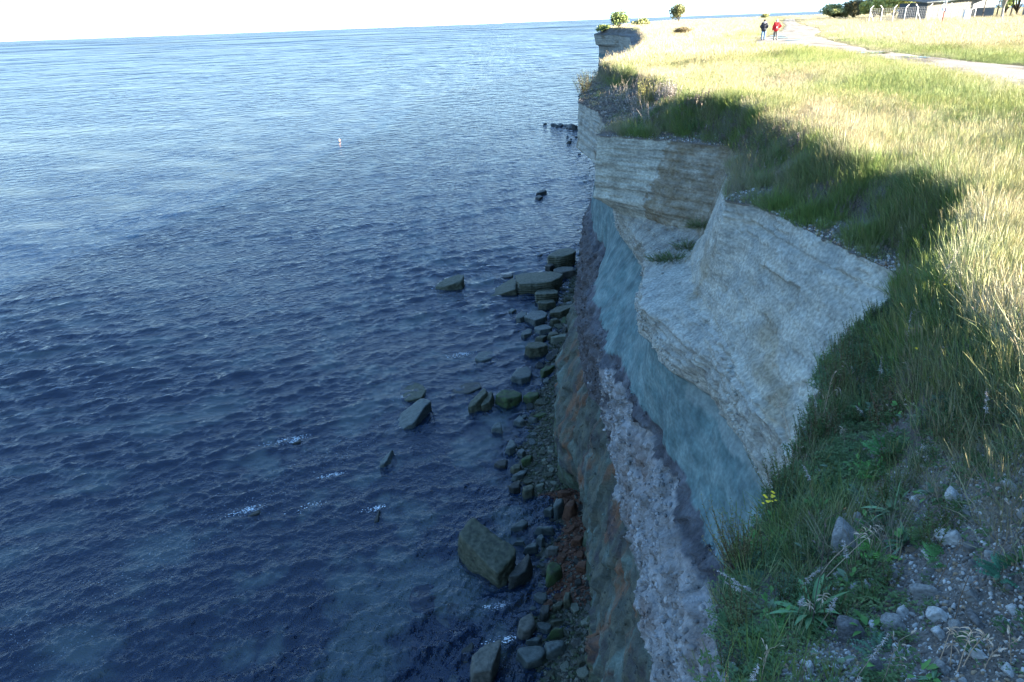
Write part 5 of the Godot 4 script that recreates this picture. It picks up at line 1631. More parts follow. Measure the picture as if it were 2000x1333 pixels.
# a clump of stems set with small leaves, as wormwood or tansy
func stem_shrub(called: String, label: String, x: float, z: float, n: int, height: float, spread: float, leaf_len: float, cols: Array, lean: Vector3, group := "") -> Node3D:
	var root := thing(called, label, "plant", upright(x, z), 0.0, group)
	var stems := MB.new()
	var leaves := MB.new()
	for i in n:
		var a := R(0, TAU)
		var p := Vector3(cos(a), 0, sin(a)) * R(0, spread * 0.35)
		p.y = ground(x + p.x, z + p.z) - ground(x, z)
		var d := (Vector3.UP * 1.4 + Vector3(cos(a), 0, sin(a)) * R(0.0, 0.7) + lean).normalized()
		var h := height * R(0.6, 1.1)
		var pts := []
		var steps := 10
		var col: Color = cols[rng.randi() % cols.size()]
		for k in steps + 1:
			pts.append(p)
			if k > 1:
				for j in 4:
					var b := R(0, TAU)
					var ld := (Vector3(cos(b), R(0.2, 0.9), sin(b)) + d * 0.5).normalized()
					var sd := ld.cross(Vector3(R(-1, 1), R(-1, 1), R(-1, 1))).normalized()
					leaves.leaf(p + d * R(0, h / steps), ld, sd, leaf_len * R(0.5, 1.2) * (1.15 - 0.6 * k / steps), leaf_len * 0.13, 0.5, 2, 0.4, tint(col, R(0.65, 1.25)))
			p += d * h / steps
			d = (d + Vector3(R(-0.1, 0.1), 0.04, R(-0.1, 0.1))).normalized()
		var rad := []
		for k in steps + 1:
			rad.append(lerpf(0.0028, 0.0009, float(k) / steps))
		stems.tube(pts, rad, 4, Color(0.13, 0.09, 0.05))
	obj("stem", stems.mesh(), M.dry, root).set_meta("kind", "stuff")
	obj("foliage", leaves.mesh(), M.herb, root)
	return root

# a dead stalk; head: 0 bare forks, 1 fluffy spike, 2 curled tuft
func dry_stalk(label: String, x: float, z: float, height: float, lean: Vector3, head: int, col: Color, group := "", n := 1) -> void:
	var root := thing("dry_stalk", label, "stalk", upright(x, z), 0.0, group)
	for s in n:
		var mb := MB.new()
		var tip := MB.new()
		var p := Vector3(R(-0.03, 0.03), 0, R(-0.03, 0.03)) * (n - 1)
		p.y = ground(x + p.x, z + p.z) - ground(x, z) - 0.02
		var d := (Vector3.UP + lean * R(0.7, 1.2) + Vector3(R(-0.1, 0.1), 0, R(-0.1, 0.1)) * n).normalized()
		var h := height * (1.0 if s == 0 else R(0.55, 1.0))
		var pts := []
		var rad := []
		for k in 9:
			pts.append(p)
			rad.append(lerpf(0.0034, 0.0013, k / 8.0))
			p += d * h / 8.0
			d = (d + lean * 0.16 + Vector3(R(-0.10, 0.10), 0, R(-0.10, 0.10))).normalized()
		mb.tube(pts, rad, 5, col)
		if head == 0:
			for k in 5:
				var q: Vector3 = pts[4 + k % 5]
				var b := R(0, TAU)
				var e := (d * 1.2 + Vector3(cos(b), 0.2, sin(b))).normalized()
				var l := h * R(0.10, 0.22)
				tip.tube([q, q + e * l * 0.5, q + e * l + Vector3(R(-0.02, 0.02), 0.02, R(-0.02, 0.02))], [0.0016, 0.0013, 0.001], 4, col)
				tip.leaf(q + e * l, e + Vector3(R(-1, 1), 0.3, R(-1, 1)) * 0.6, d.cross(e + Vector3(0.01, 0, 0)).normalized(), 0.035, 0.006, 1.5, 3, 0.4, tint(col, 1.3))
		elif head == 1:
			for k in 90:
				var t := rng.randf()
				var q: Vector3 = (pts[5] as Vector3).lerp(pts[8], t)
				var b := R(0, TAU)
				var e := Vector3(cos(b), R(-0.2, 0.8), sin(b)).normalized()
				tip.leaf(q, e, e.cross(Vector3(R(-1, 1), R(-1, 1), 0.3)).normalized(), R(0.012, 0.03) * (1.2 - t * 0.7), 0.002, 1.2, 3, 0.5, tint(Color(0.50, 0.44, 0.40), R(0.6, 1.2)))
		else:
			for k in 12:
				var q: Vector3 = (pts[6] as Vector3).lerp(pts[8], rng.randf())
				var b := R(0, TAU)
				var e := (Vector3(cos(b), 0.8, sin(b))).normalized()
				tip.leaf(q, e, e.cross(Vector3(R(-1, 1), 0.2, R(-1, 1))).normalized(), R(0.03, 0.07), 0.004, 2.4, 4, 0.5, tint(col, R(0.9, 1.4)))
		var st := obj("stem", mb.mesh(), M.dry, root)
		obj("seed_head", tip.mesh(), M.dry, st)

func build_foreground() -> void:
	M.chip = mat(Color.WHITE, 0.9, ramp_tex(61, 0.02, 512, [[0.0, 0.20, 0.20, 0.19], [0.45, 0.38, 0.37, 0.34], [1.0, 0.56, 0.55, 0.52]]), 4.0, T.bump_fine, 0.5, false)
	M.greychip = mat(Color.WHITE, 0.92, ramp_tex(62, 0.02, 512, [[0.0, 0.08, 0.08, 0.075], [0.5, 0.19, 0.185, 0.17], [1.0, 0.32, 0.315, 0.29]]), 3.5, T.bump_fine, 0.6, false)
	M.darkchip = mat(Color.WHITE, 0.92, ramp_tex(63, 0.02, 512, [[0.0, 0.05, 0.047, 0.043], [0.5, 0.11, 0.105, 0.10], [1.0, 0.22, 0.215, 0.20]]), 3.5, T.bump_fine, 0.6, false)
	M.brownchip = mat(Color.WHITE, 0.92, ramp_tex(64, 0.02, 512, [[0.0, 0.10, 0.07, 0.045], [0.5, 0.22, 0.17, 0.115], [1.0, 0.34, 0.29, 0.22]]), 3.5, T.bump_fine, 0.6, false)
	# label, tone, rise over the soil, outline (x, z)
	var marked := [
		["tall grey weathered block standing among the foreground herbs", "grey", 0.22, [2.254, -3.682, 2.344, -3.834, 2.386, -3.851, 2.381, -3.73, 2.347, -3.519, 2.292, -3.403, 2.218, -3.466, 2.164, -3.474]],
		["dark grey block right of the large leaf rosette", "darkgrey", 0.12, [1.836, -2.831, 1.889, -2.9, 1.931, -2.89, 1.98, -2.806, 1.938, -2.743, 1.867, -2.763, 1.83, -2.809]],
		["long flat grey slab at the upper edge of the gravel", "grey", 0.06, [2.305, -2.992, 2.342, -2.986, 2.384, -2.889, 2.381, -2.841, 2.326, -2.884, 2.285, -2.926]],
		["mottled grey slab right of the long flat slab", "grey", 0.07, [2.435, -2.778, 2.46, -2.771, 2.462, -2.714, 2.441, -2.646, 2.418, -2.678, 2.422, -2.744]],
		["pale flat stone in the middle of the gravel patch", "white", 0.05, [2.249, -2.75, 2.278, -2.773, 2.305, -2.738, 2.318, -2.684, 2.297, -2.661, 2.24, -2.692]],
		["bright white pointed chip above the two-tone flat stone", "white", 0.05, [2.157, -2.844, 2.181, -2.86, 2.22, -2.869, 2.217, -2.834, 2.181, -2.816]],
		["slim dark diagonal stone at the right of the gravel", "darkgrey", 0.05, [2.375, -2.621, 2.389, -2.606, 2.359, -2.492, 2.338, -2.482, 2.361, -2.585]],
		["round white stone below the pale flat stone", "white", 0.05, [2.208, -2.611, 2.231, -2.625, 2.247, -2.6, 2.228, -2.558, 2.206, -2.558]],
		["broad lilac-grey stone left in the gravel patch", "grey", 0.07, [2.071, -2.83, 2.114, -2.861, 2.155, -2.812, 2.153, -2.734, 2.1, -2.713, 2.062, -2.749]],
		["small white cube of limestone left of the broad lilac-grey stone", "white", 0.05, [2.013, -2.837, 2.043, -2.877, 2.065, -2.851, 2.041, -2.799, 2.012, -2.799]],
		["oval bluish stone right of the round white stone", "grey", 0.06, [2.263, -2.578, 2.301, -2.605, 2.316, -2.558, 2.292, -2.513, 2.252, -2.512]],
		["long white stone low in the gravel above the lit dry stalks", "white", 0.05, [2.203, -2.376, 2.231, -2.376, 2.248, -2.317, 2.233, -2.286, 2.201, -2.329]],
		["white lump at the edge of the dark soil hollow", "white", 0.06, [2.73, -3.744, 2.751, -3.766, 2.763, -3.737, 2.731, -3.661]],
		["large whitish rough stone right of the dark soil hollow", "white", 0.09, [2.801, -3.512, 2.856, -3.548, 2.846, -3.472, 2.813, -3.416, 2.775, -3.437]],
		["wide pale slab half hidden in leaves left of the purple flowers", "white", 0.06, [2.589, -3.28, 2.634, -3.337, 2.654, -3.257, 2.669, -3.157, 2.634, -3.113, 2.573, -3.174]],
		["small grey cube above the tall weathered block", "grey", 0.08, [2.469, -3.917, 2.509, -3.988, 2.532, -3.945, 2.517, -3.872, 2.464, -3.853]],
		["flat pale stone at the right edge above the gravel", "white", 0.05, [2.947, -3.316, 2.962, -3.326, 2.972, -3.268, 2.955, -3.234, 2.941, -3.281]],
		["pale bluish stone under the ferny leaves at right", "white", 0.05, [2.481, -3.186, 2.515, -3.232, 2.508, -3.147, 2.48, -3.111]],
		["white chip on the grassy edge at the bottom left of the slope", "white", 0.06, [1.164, -2.706, 1.197, -2.753, 1.225, -2.724, 1.19, -2.662]],
		["grey stone at the bottom beside the lit dry stalks", "grey", 0.05, [2.058, -2.352, 2.083, -2.365, 2.084, -2.308, 2.069, -2.295]],
		["dark brown block at the bottom edge of the gravel", "darkgrey", 0.1, [1.797, -2.444, 1.843, -2.515, 1.891, -2.48, 1.862, -2.414]],
		["narrow white chip at the bottom edge left of the dark block", "white", 0.05, [1.536, -2.564, 1.575, -2.6, 1.569, -2.568, 1.534, -2.53]],
		["white chip between the herbs and the tall weathered block", "white", 0.05, [2.082, -3.402, 2.115, -3.406, 2.124, -3.368, 2.08, -3.333]],
		["thin white shard left of the tall weathered block foot", "white", 0.04, [2.0, -3.478, 2.078, -3.53, 2.076, -3.506, 2.01, -3.454]],
		["small white chip in the white-flowered mat", "white", 0.04, [2.023, -2.623, 2.045, -2.633, 2.048, -2.59, 2.029, -2.576]],
		["grey wedge at the right rim of the gravel", "grey", 0.06, [2.373, -2.451, 2.413, -2.45, 2.414, -2.4, 2.382, -2.411]],
		["white shard at the far right of the gravel", "white", 0.04, [2.47, -2.507, 2.49, -2.506, 2.483, -2.47, 2.462, -2.475]],
		["pale stone near the lower right corner", "white", 0.04, [2.212, -2.144, 2.239, -2.164, 2.233, -2.144, 2.212, -2.129]],
	]
	var taken: Array[Vector3] = []
	var marks := []
	var number := 0
	for b in marked:
		var pts: Array[Vector3] = []
		var c := Vector3.ZERO
		for i in range(0, b[3].size(), 2):
			pts.append(upright(b[3][i], b[3][i + 1]))
			c += pts[-1]
		c /= pts.size()
		var up := ground_normal(c.x, c.z)
		var right := Vector3(1, 0, 0)
		right = (right - up * right.dot(up)).normalized()
		var basis_ := Basis(right, up, right.cross(up))
		var o := PackedVector2Array()
		var reach := 0.0
		for p in pts:
			var q := basis_.inverse() * (p - c)
			var shrink := clampf(1.0 - 0.5 * b[2] / 0.2, 0.5, 1.0)
			o.append(Vector2(q.x, q.z * shrink))
			reach = maxf(reach, q.length())
		number += 1
		var r := obj("limestone_chip" if reach < 0.12 else "limestone_block", block(o, -0.03, b[2], Vector2(R(-0.2, 0.2), R(-0.2, 0.2)), 3, 13.0, 0.10, 400 + number), {"white": M.chip, "grey": M.greychip, "darkgrey": M.darkchip}[b[1]])
		r.transform = Transform3D(basis_, c)
		tag(r, b[0], "stone")
		taken.append(Vector3(c.x, reach, c.z))
		marks.append([c.x, c.z, short(b[0])])
	var kinds: Array[ArrayMesh] = []
	for i in 10:
		kinds.append(random_block(30 + i, [0.35, 0.5, 0.6, 0.42][i % 4], 2, 12.0, 0.09))
	var placed := 0
	while placed < 210:
		var z := -1.9 - 2.3 * rng.randf() if placed < 170 else -3.0 - 5.0 * rng.randf()
		var rim := val(tab.rim, z)
		var x := rim + (val(tab.crest, z) - rim) * (R(0.30, 0.95) if placed < 170 else R(0.05, 0.8))
		var s := 0.016 + 0.045 * pow(rng.randf(), 2.2)
		var clash := false
		for t in taken:
			if Vector2(t.x - x, t.z - z).length() < (t.y + s) * 0.9:
				clash = true
				break
		if clash:
			continue
		taken.append(Vector3(x, s, z))
		var pick := rng.randf()
		var m: Material = M.chip if pick < 0.45 else (M.greychip if pick < 0.8 else M.brownchip)
		var text := "small white limestone chip" if pick < 0.45 else ("small grey limestone chip" if pick < 0.8 else "small brown stone chip")
		var where_ := " lying in the gravel patch" if placed < 170 else " lying among the grass of the slope"
		var o := obj("limestone_chip", kinds[rng.randi() % 10], m)
		o.position = upright(x, z) + Vector3.UP * s * 0.1
		o.rotation = Vector3(R(-0.3, 0.3), R(0, TAU), R(0.1, 0.6))
		o.scale = Vector3.ONE * s
		tag(o, text + " " + beside(marks, x, z), "stone", "loose limestone chips")
		placed += 1
	# gravel and crumbs
	for k in 3:
		var xf := []
		var cols := []
		for i in 9000:
			var z := -1.6 - 2.8 * rng.randf() if i < 6500 else -4.0 - 23.0 * rng.randf()
			var rim := val(tab.rim, z)
			var t := R(0.15, 1.0) if z > -4.4 else R(-0.01, 0.5) * rng.randf()
			var x := rim + (val(tab.crest, z) - rim) * t
			var s := 0.004 + 0.016 * pow(rng.randf(), 2.5) if z > -9.0 else 0.012 + 0.035 * pow(rng.randf(), 3.0)
			xf.append(Transform3D(Basis.from_euler(Vector3(R(-0.6, 0.6), R(0, TAU), R(-0.6, 0.6))).scaled(Vector3.ONE * s), upright(x, z) + Vector3.UP * s * 0.25))
			var pick := rng.randf()
			var base := Color(0.42, 0.41, 0.38) if pick < 0.3 else (Color(0.22, 0.21, 0.19) if pick < 0.65 else (Color(0.26, 0.19, 0.12) if pick < 0.85 else Color(0.12, 0.10, 0.085)))
			cols.append(tint(base, R(0.6, 1.15)))
		many("gravel", random_block(50 + k, 0.55, 1, 9.0, 0.08), vmat(0.92), xf, cols)
	# stony scree on the second headland
	var sx := []
	var sc := []
	for i in 6000:
		var z := -29.0 - 20.0 * rng.randf()
		var rim := val(tab.rim, z)
		var x := rim + (val(tab.crest, z) - rim) * R(0.0, 0.9)
		var s := 0.02 + 0.06 * pow(rng.randf(), 3.0)
		sx.append(Transform3D(Basis.from_euler(Vector3(R(-0.6, 0.6), R(0, TAU), R(-0.6, 0.6))).scaled(Vector3.ONE * s), upright(x, z) + Vector3.UP * s * 0.25))
		sc.append(tint(Color(0.22, 0.19, 0.155) if rng.randf() < 0.4 else Color(0.12, 0.10, 0.08), R(0.6, 1.3)))
	many("scree", kinds[2], vmat(0.95), sx, sc)

	var green := Color(0.085, 0.17, 0.045)
	rosette("large rosette of long green leaves around a dead stalk", 1.79, -3.07, 22, 0.30, 0.024, Color(0.10, 0.20, 0.085))
	rosette("pale green long-leaved rosette above the ferny herbs", 2.64, -3.78, 16, 0.24, 0.017, Color(0.13, 0.22, 0.11))
	rosette("small narrow-leaved rosette beside the tall weathered block", 2.32, -3.95, 12, 0.17, 0.012, green)
	rosette("small dark rosette at the upper edge of the gravel", 2.12, -3.08, 11, 0.13, 0.011, green)
	rosette("blue-green rosette at the right edge of the gravel", 2.5, -3.4, 14, 0.16, 0.014, Color(0.09, 0.17, 0.09))
	rosette("little rosette low in the gravel between the lit dry stalks", 2.0, -2.28, 10, 0.09, 0.010, Color(0.09, 0.17, 0.09))
	fern_herb("bright ferny herb right of the tall weathered block", 2.40, -3.42, 16, 0.22, Color(0.11, 0.25, 0.05))
	fern_herb("ferny herb touching the tall weathered block", 2.28, -3.42, 10, 0.17, Color(0.10, 0.22, 0.05))
	fern_herb("small ferny herb at the right of the gravel", 2.52, -3.08, 9, 0.15, Color(0.09, 0.20, 0.06))
	fern_herb("bright green ferny clump high on the slope under the lit grass", 2.92, -4.52, 20, 0.24, Color(0.10, 0.25, 0.055))
	fern_herb("second ferny clump just above the bright green one", 3.09, -4.70, 14, 0.22, Color(0.08, 0.21, 0.06))
	fern_herb("blue-green herb at the right edge near the bottom", 2.58, -2.72, 14, 0.16, Color(0.07, 0.18, 0.10))
	fern_herb("small ferny herb left of the dark grey block", 1.98, -3.05, 8, 0.12, Color(0.08, 0.19, 0.05))
	fern_herb("low ferny herb at the left foot of the large rosette", 1.5, -2.95, 12, 0.15, Color(0.08, 0.18, 0.05))
	stem_shrub("wormwood_bush", "feathery yellow-green wormwood leaning over the cliff edge", 1.62, -3.80, 46, 0.50, 0.4, 0.030, [Color(0.16, 0.18, 0.07), Color(0.13, 0.16, 0.06), Color(0.20, 0.17, 0.08)], Vector3(-0.45, 0, -0.1))
	stem_shrub("wormwood_bush", "thin wormwood stems below the feathery bush on the cliff edge", 1.40, -3.15, 26, 0.36, 0.35, 0.028, [Color(0.14, 0.17, 0.07), Color(0.11, 0.14, 0.06)], Vector3(-0.4, 0, 0.1))
	stem_shrub("leafy_shrub", "dark green upright shrub standing against the pale cliff face", 3.55, -6.35, 42, 0.66, 0.45, 0.035, [Color(0.075, 0.12, 0.04), Color(0.10, 0.14, 0.05), Color(0.13, 0.13, 0.06)], Vector3(-0.25, 0, -0.1))
	stem_shrub("leafy_shrub", "leafy shrub behind the dark upright shrub on the edge", 3.98, -6.75, 34, 0.55, 0.45, 0.035, [Color(0.085, 0.13, 0.05), Color(0.11, 0.15, 0.06)], Vector3(-0.15, 0, -0.1))
	stem_shrub("leafy_shrub", "tangled low shrub on the edge halfway down the slope", 2.35, -4.75, 36, 0.38, 0.5, 0.035, [Color(0.075, 0.13, 0.04), Color(0.11, 0.14, 0.06)], Vector3(-0.35, 0, 0))
	stem_shrub("leafy_shrub", "spreading dark shrub between the two lit dead stalks on the edge", 2.95, -5.55, 36, 0.40, 0.5, 0.04, [Color(0.07, 0.12, 0.04), Color(0.09, 0.14, 0.05), Color(0.14, 0.12, 0.06)], Vector3(-0.3, 0, 0))
	stem_shrub("leafy_shrub", "bushy green clump at the top of the shaded slope", 4.45, -7.25, 36, 0.45, 0.6, 0.04, [Color(0.085, 0.14, 0.045), Color(0.12, 0.15, 0.06)], Vector3(-0.1, 0, 0))
	stem_shrub("leafy_shrub", "brown-tinged herb clump in the middle of the shaded slope", 3.45, -5.25, 34, 0.34, 0.55, 0.04, [Color(0.10, 0.13, 0.05), Color(0.17, 0.12, 0.07)], Vector3(-0.1, 0, 0))
	stem_shrub("leafy_shrub", "dark herb clump beside the soil hollow", 3.25, -4.25, 30, 0.26, 0.4, 0.035, [Color(0.07, 0.13, 0.05), Color(0.09, 0.15, 0.06)], Vector3(-0.1, 0, 0))
	for q in [[1.79, -3.07, "large leaf rosette"], [2.64, -3.78, "pale long-leaved rosette"], [1.62, -3.80, "feathery wormwood"], [3.55, -6.35, "dark upright shrub"], [2.92, -4.52, "bright green ferny clump"], [2.12, -4.22, "yellow flower cluster"], [4.28, -6.40, "tallest fluffy stalk"], [2.95, -5.55, "spreading dark shrub"], [4.45, -7.25, "bushy green clump"], [3.45, -5.25, "brown-tinged herb clump"], [2.35, -4.75, "tangled low shrub"], [3.25, -4.25, "dark soil hollow"]]:
		marks.append(q)
	# yellow flower head on the edge
	var tansy := stem_shrub("yellow_flower_plant", "plant with a cluster of bright yellow flowers on the cliff edge", 2.12, -4.22, 12, 0.26, 0.2, 0.03, [Color(0.10, 0.16, 0.05)], Vector3(-0.4, 0, -0.2))
	for i in 14:
		var f := MB.new()
		var c := Vector3(-0.16 + R(-0.07, 0.07), 0.24 + R(-0.03, 0.03), -0.06 + R(-0.05, 0.05))
		for k in 7:
			var a := TAU * k / 7.0
			f.leaf(c, Vector3(cos(a), 0.25, sin(a)), Vector3(-sin(a), 0, cos(a)), 0.014, 0.005, 0.2, 2, 0.6, Color(0.75, 0.52, 0.02))
		obj("flower", f.mesh(), M.herb, tansy)
	for q in [[4.0, -6.1, "single yellow flower above the dark upright shrub"], [3.75, -5.6, "single yellow flower low in the middle of the shaded slope"], [4.35, -6.3, "single yellow flower near the fluffy tall stalk"]]:
		var fl := stem_shrub("yellow_flower_plant", q[2], q[0], q[1], 4, 0.3, 0.1, 0.025, [Color(0.10, 0.16, 0.05)], Vector3(-0.1, 0, 0))
		var f := MB.new()
		for k in 16:
			var a := TAU * k / 16.0
			f.leaf(Vector3(-0.03, 0.32, 0), Vector3(cos(a), 0.4, sin(a)), Vector3(-sin(a), 0, cos(a)), 0.028, 0.006, 0.2, 2, 0.6, Color(0.75, 0.50, 0.02))
		obj("flower", f.mesh(), M.herb, fl)
	var lit := Color(0.42, 0.31, 0.22)  # dead stalk tone with the sunlight painted in
	var brown := Color(0.17, 0.12, 0.085)
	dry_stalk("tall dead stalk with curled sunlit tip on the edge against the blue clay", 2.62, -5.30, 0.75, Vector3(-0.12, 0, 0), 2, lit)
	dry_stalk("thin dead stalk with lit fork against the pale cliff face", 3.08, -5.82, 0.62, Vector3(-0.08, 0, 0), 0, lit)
	dry_stalk("tall dark dead stalk rising from the large rosette", 1.76, -2.98, 0.85, Vector3(0.02, 0, -0.05), 0, Color(0.11, 0.085, 0.075))
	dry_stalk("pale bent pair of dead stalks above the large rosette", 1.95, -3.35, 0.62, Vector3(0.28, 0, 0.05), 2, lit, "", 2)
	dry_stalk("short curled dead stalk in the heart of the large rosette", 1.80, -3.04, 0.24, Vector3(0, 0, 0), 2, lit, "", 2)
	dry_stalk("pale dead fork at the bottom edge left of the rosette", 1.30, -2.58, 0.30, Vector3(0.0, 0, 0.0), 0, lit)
	dry_stalk("tallest fluffy silver seed stalk on the skyline of the slope", 4.28, -6.40, 0.95, Vector3(0.14, 0, 0), 1, brown)
	dry_stalk("silver fluffy stalk left of the tallest one", 3.85, -6.0, 0.72, Vector3(0.1, 0, 0), 1, brown)
	dry_stalk("silver seed stalk before the dark upright shrub", 3.62, -5.9, 0.55, Vector3(0.06, 0, 0), 1, brown)
	dry_stalk("pinkish dead stalk cluster in the middle of the shaded slope", 3.66, -5.05, 0.42, Vector3(0.05, 0, 0), 2, Color(0.30, 0.22, 0.18), "", 4)
	dry_stalk("sunlit dead stalks near the lower right corner", 2.07, -2.35, 0.27, Vector3(0.05, 0, 0), 2, Color(0.5, 0.34, 0.22), "", 4)  # warm sunlight painted into this stalk colour
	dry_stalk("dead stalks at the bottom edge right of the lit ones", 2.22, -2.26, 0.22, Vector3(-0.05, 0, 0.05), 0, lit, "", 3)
	dry_stalk("long curved dead stalk pair at the right edge", 2.62, -2.85, 0.50, Vector3(-0.22, 0, -0.08), 0, Color(0.24, 0.19, 0.14), "", 2)
	dry_stalk("bundle of curved pale stalks ending in a woolly head over the edge", 1.62, -3.30, 0.42, Vector3(-0.62, 0, -0.12), 1, Color(0.28, 0.23, 0.18), "", 3)
	dry_stalk("thin dark stalk standing in the gravel", 2.3, -2.62, 0.40, Vector3(-0.05, 0, 0), 0, brown)
	dry_stalk("thin leaning stalk above the pale flat stone", 2.36, -2.9, 0.38, Vector3(0.2, 0, 0), 0, brown)
	for i in 44:
		var z := -2.2 - 7.0 * rng.randf()
		var rim := val(tab.rim, z)
		var x := rim + (val(tab.crest, z) - rim) * R(0.03, 1.0)
		dry_stalk("thin brown dead stalk " + beside(marks, x, z), x, z, R(0.18, 0.5), Vector3(R(-0.3, 0.15), 0, R(-0.2, 0.2)), rng.randi() % 3, tint(Color(0.24, 0.19, 0.14), R(0.6, 1.3)), "thin dead stalks of the slope")
	for i in 40:
		var z := -9.5 - 17.0 * rng.randf()
		var rim := val(tab.rim, z)
		var x := rim + (val(tab.crest, z) - rim) * R(0.15, 0.9)
		dry_stalk("brown dead stalk in the shaded hollow below the sunlit turf edge", x, z, R(0.25, 0.65), Vector3(R(-0.2, 0.15), 0, R(-0.2, 0.2)), rng.randi() % 3, tint(Color(0.26, 0.20, 0.16), R(0.6, 1.3)), "dead stalks of the hollow")
	for i in 50:
		var z := -25.0 - 15.0 * rng.randf()
		var rim := val(tab.rim, z)
		var x := rim + (val(tab.crest, z) - rim) * R(0.35, 0.95)
		dry_stalk("pale dead stalk on the slumped turf of the headland", x, z, R(0.4, 1.05), Vector3(R(-0.15, 0.15), 0, R(-0.15, 0.15)), rng.randi() % 2 + 1, tint(Color(0.40, 0.32, 0.24), R(0.7, 1.2)), "dead stalks of the headland", 5)
	# dead heathery mats under the turf edge
	for i in 60:
		var z := -9.8 - 19.0 * rng.randf()
		var rim := val(tab.rim, z)
		var x := rim + (val(tab.crest, z) - rim) * R(0.3, 0.88)
		var dead := rng.randf() < 0.6
		var s := 1.0 if z > -18.0 else 1.5
		stem_shrub("hollow_herb", "grey-brown withered mat in the shaded hollow below the turf edge" if dead else "leafy green herb in the shaded hollow below the turf edge", x, z, 26, R(0.16, 0.34) * s, 0.8 * s, 0.05 * s, [Color(0.15, 0.12, 0.11), Color(0.21, 0.17, 0.15)] if dead else [Color(0.08, 0.14, 0.045), Color(0.11, 0.16, 0.06)], Vector3.ZERO, "withered mats of the hollow" if dead else "herbs of the hollow")
	# broad-leaved weeds
	for i in 60:
		var z := -2.3 - 6.5 * rng.randf()
		var rim := val(tab.rim, z)
		var t := R(0.0, 0.95)
		if z > -3.3 and t > 0.5 and rng.randf() < 0.7:
			continue
		var x := rim + (val(tab.crest, z) - rim) * t
		var dull := rng.randf() < 0.4
		var root := thing("broadleaf_weed", ("dull grey-green broad-leaved weed " if dull else "fresh green broad-leaved weed ") + beside(marks, x, z), "plant", upright(x, z), 0.0, "dull weeds" if dull else "fresh weeds")
		var nrm := (ground_normal(x, z) + Vector3.UP * 0.5).normalized()
		for k in 9:
			var a := R(0, TAU)
			var out := Vector3(cos(a), 0, sin(a))
			var dir := (out + nrm * R(0.2, 1.0)).normalized()
			var mb := MB.new()
			var p := out * R(0.0, 0.03)
			var stem := R(0.02, 0.10)
			mb.leaf(p, (dir + nrm).normalized(), dir.cross(nrm).normalized(), stem * 1.2, 0.0022, 0.0, 1, 0.3, Color(0.10, 0.12, 0.05))
			mb.leaf(p + (dir + nrm).normalized() * stem, dir, dir.cross(nrm).normalized(), R(0.04, 0.085), R(0.012, 0.022), R(0.4, 1.2), 4, 0.5, tint(Color(0.10, 0.15, 0.085) if dull else Color(0.085, 0.19, 0.045), R(0.7, 1.2)), 0.25)
			obj("leaf", mb.mesh(), M.herb, root)
	# low clumps that fill the slope
	var looks := [[Color(0.075, 0.14, 0.045), "low dark green herb clump "], [Color(0.11, 0.16, 0.055), "low yellow-green herb clump "], [Color(0.07, 0.13, 0.075), "low blue-green herb clump "]]
	for i in 230:
		var z := -2.0 - 7.0 * rng.randf()
		var rim := val(tab.rim, z)
		var t := R(-0.02, 1.0)
		if z > -3.3 and t > 0.45 and rng.randf() < 0.75:
			continue
		var x := rim + (val(tab.crest, z) - rim) * t
		var k := rng.randi() % 3
		if rng.randf() < 0.5:
			stem_shrub("herb_clump", looks[k][1] + beside(marks, x, z), x, z, 12, R(0.14, 0.34), 0.3, 0.030, [looks[k][0], tint(looks[k][0], 0.75)], Vector3(-0.2, 0, 0), "herb clumps of the slope")
		else:
			fern_herb("ferny " + looks[k][1] + beside(marks, x, z), x, z, 8, R(0.09, 0.17), looks[k][0], "herb clumps of the slope")
	# shrubs on the headlands and in the clefts of the rock
	stem_shrub("leafy_shrub", "yellow-green bushy herb on the slumped turf of the headland", 6.47, -32.1, 60, 1.3, 1.2, 0.10, [Color(0.26, 0.24, 0.08), Color(0.20, 0.20, 0.07)], Vector3(0, 0, 0))
	stem_shrub("leafy_shrub", "dark shrub on the left edge of the second headland against the sea", 4.75, -42.0, 40, 1.2, 1.0, 0.10, [Color(0.05, 0.07, 0.035), Color(0.08, 0.08, 0.05)], Vector3(-0.25, 0, 0))
	stem_shrub("leafy_shrub", "smaller dark shrub above the one on the second headland edge", 5.3, -45.0, 30, 1.1, 0.8, 0.10, [Color(0.05, 0.07, 0.035), Color(0.08, 0.08, 0.05)], Vector3(-0.3, 0, 0))
	for q in [[7.0, -31.5, "grey woolly plant on the headland below the turf edge"], [6.6, -28.6, "grey woolly plant right of the yellow-green headland herb"]]:
		stem_shrub("leafy_shrub", q[2], q[0], q[1], 40, 0.8, 0.9, 0.09, [Color(0.24, 0.21, 0.19), Color(0.30, 0.27, 0.25)], Vector3(0, 0, 0))
	for q in [[5.35, 15.85, -20.9, "grass tuft with a rock on the ledge below the brown headland front"], [5.1, 15.6, -21.6, "smaller grass tuft on the ledge left of the rock tuft"], [6.5, 16.5, -22.3, "green tuft growing in the cleft between headland and near face"], [5.9, 16.0, -21.6, "small tuft in the foot of the cleft"]]:
		var root := thing("ledge_tuft", q[3], "plant", Vector3(q[0], q[1], q[2]))
		var mb := MB.new()
		for i in 320:
			var a := R(0, TAU)
			var out := Vector3(cos(a), 0, sin(a))
			var dir := (Vector3.UP * 0.8 + out * R(0.2, 1.2)).normalized()
			mb.leaf(out * R(0, 0.42), dir, dir.cross(Vector3(R(-1, 1), 0.2, R(-1, 1))).normalized(), R(0.2, 0.5), 0.007, 1.4, 3, 0.3, tint(Color(0.085, 0.13, 0.045) if rng.randf() < 0.7 else Color(0.18, 0.15, 0.09), R(0.6, 1.2)))
		obj("foliage", mb.mesh(), M.grass, root)
	# small leaves and clover between everything
	var cl := MB.new()
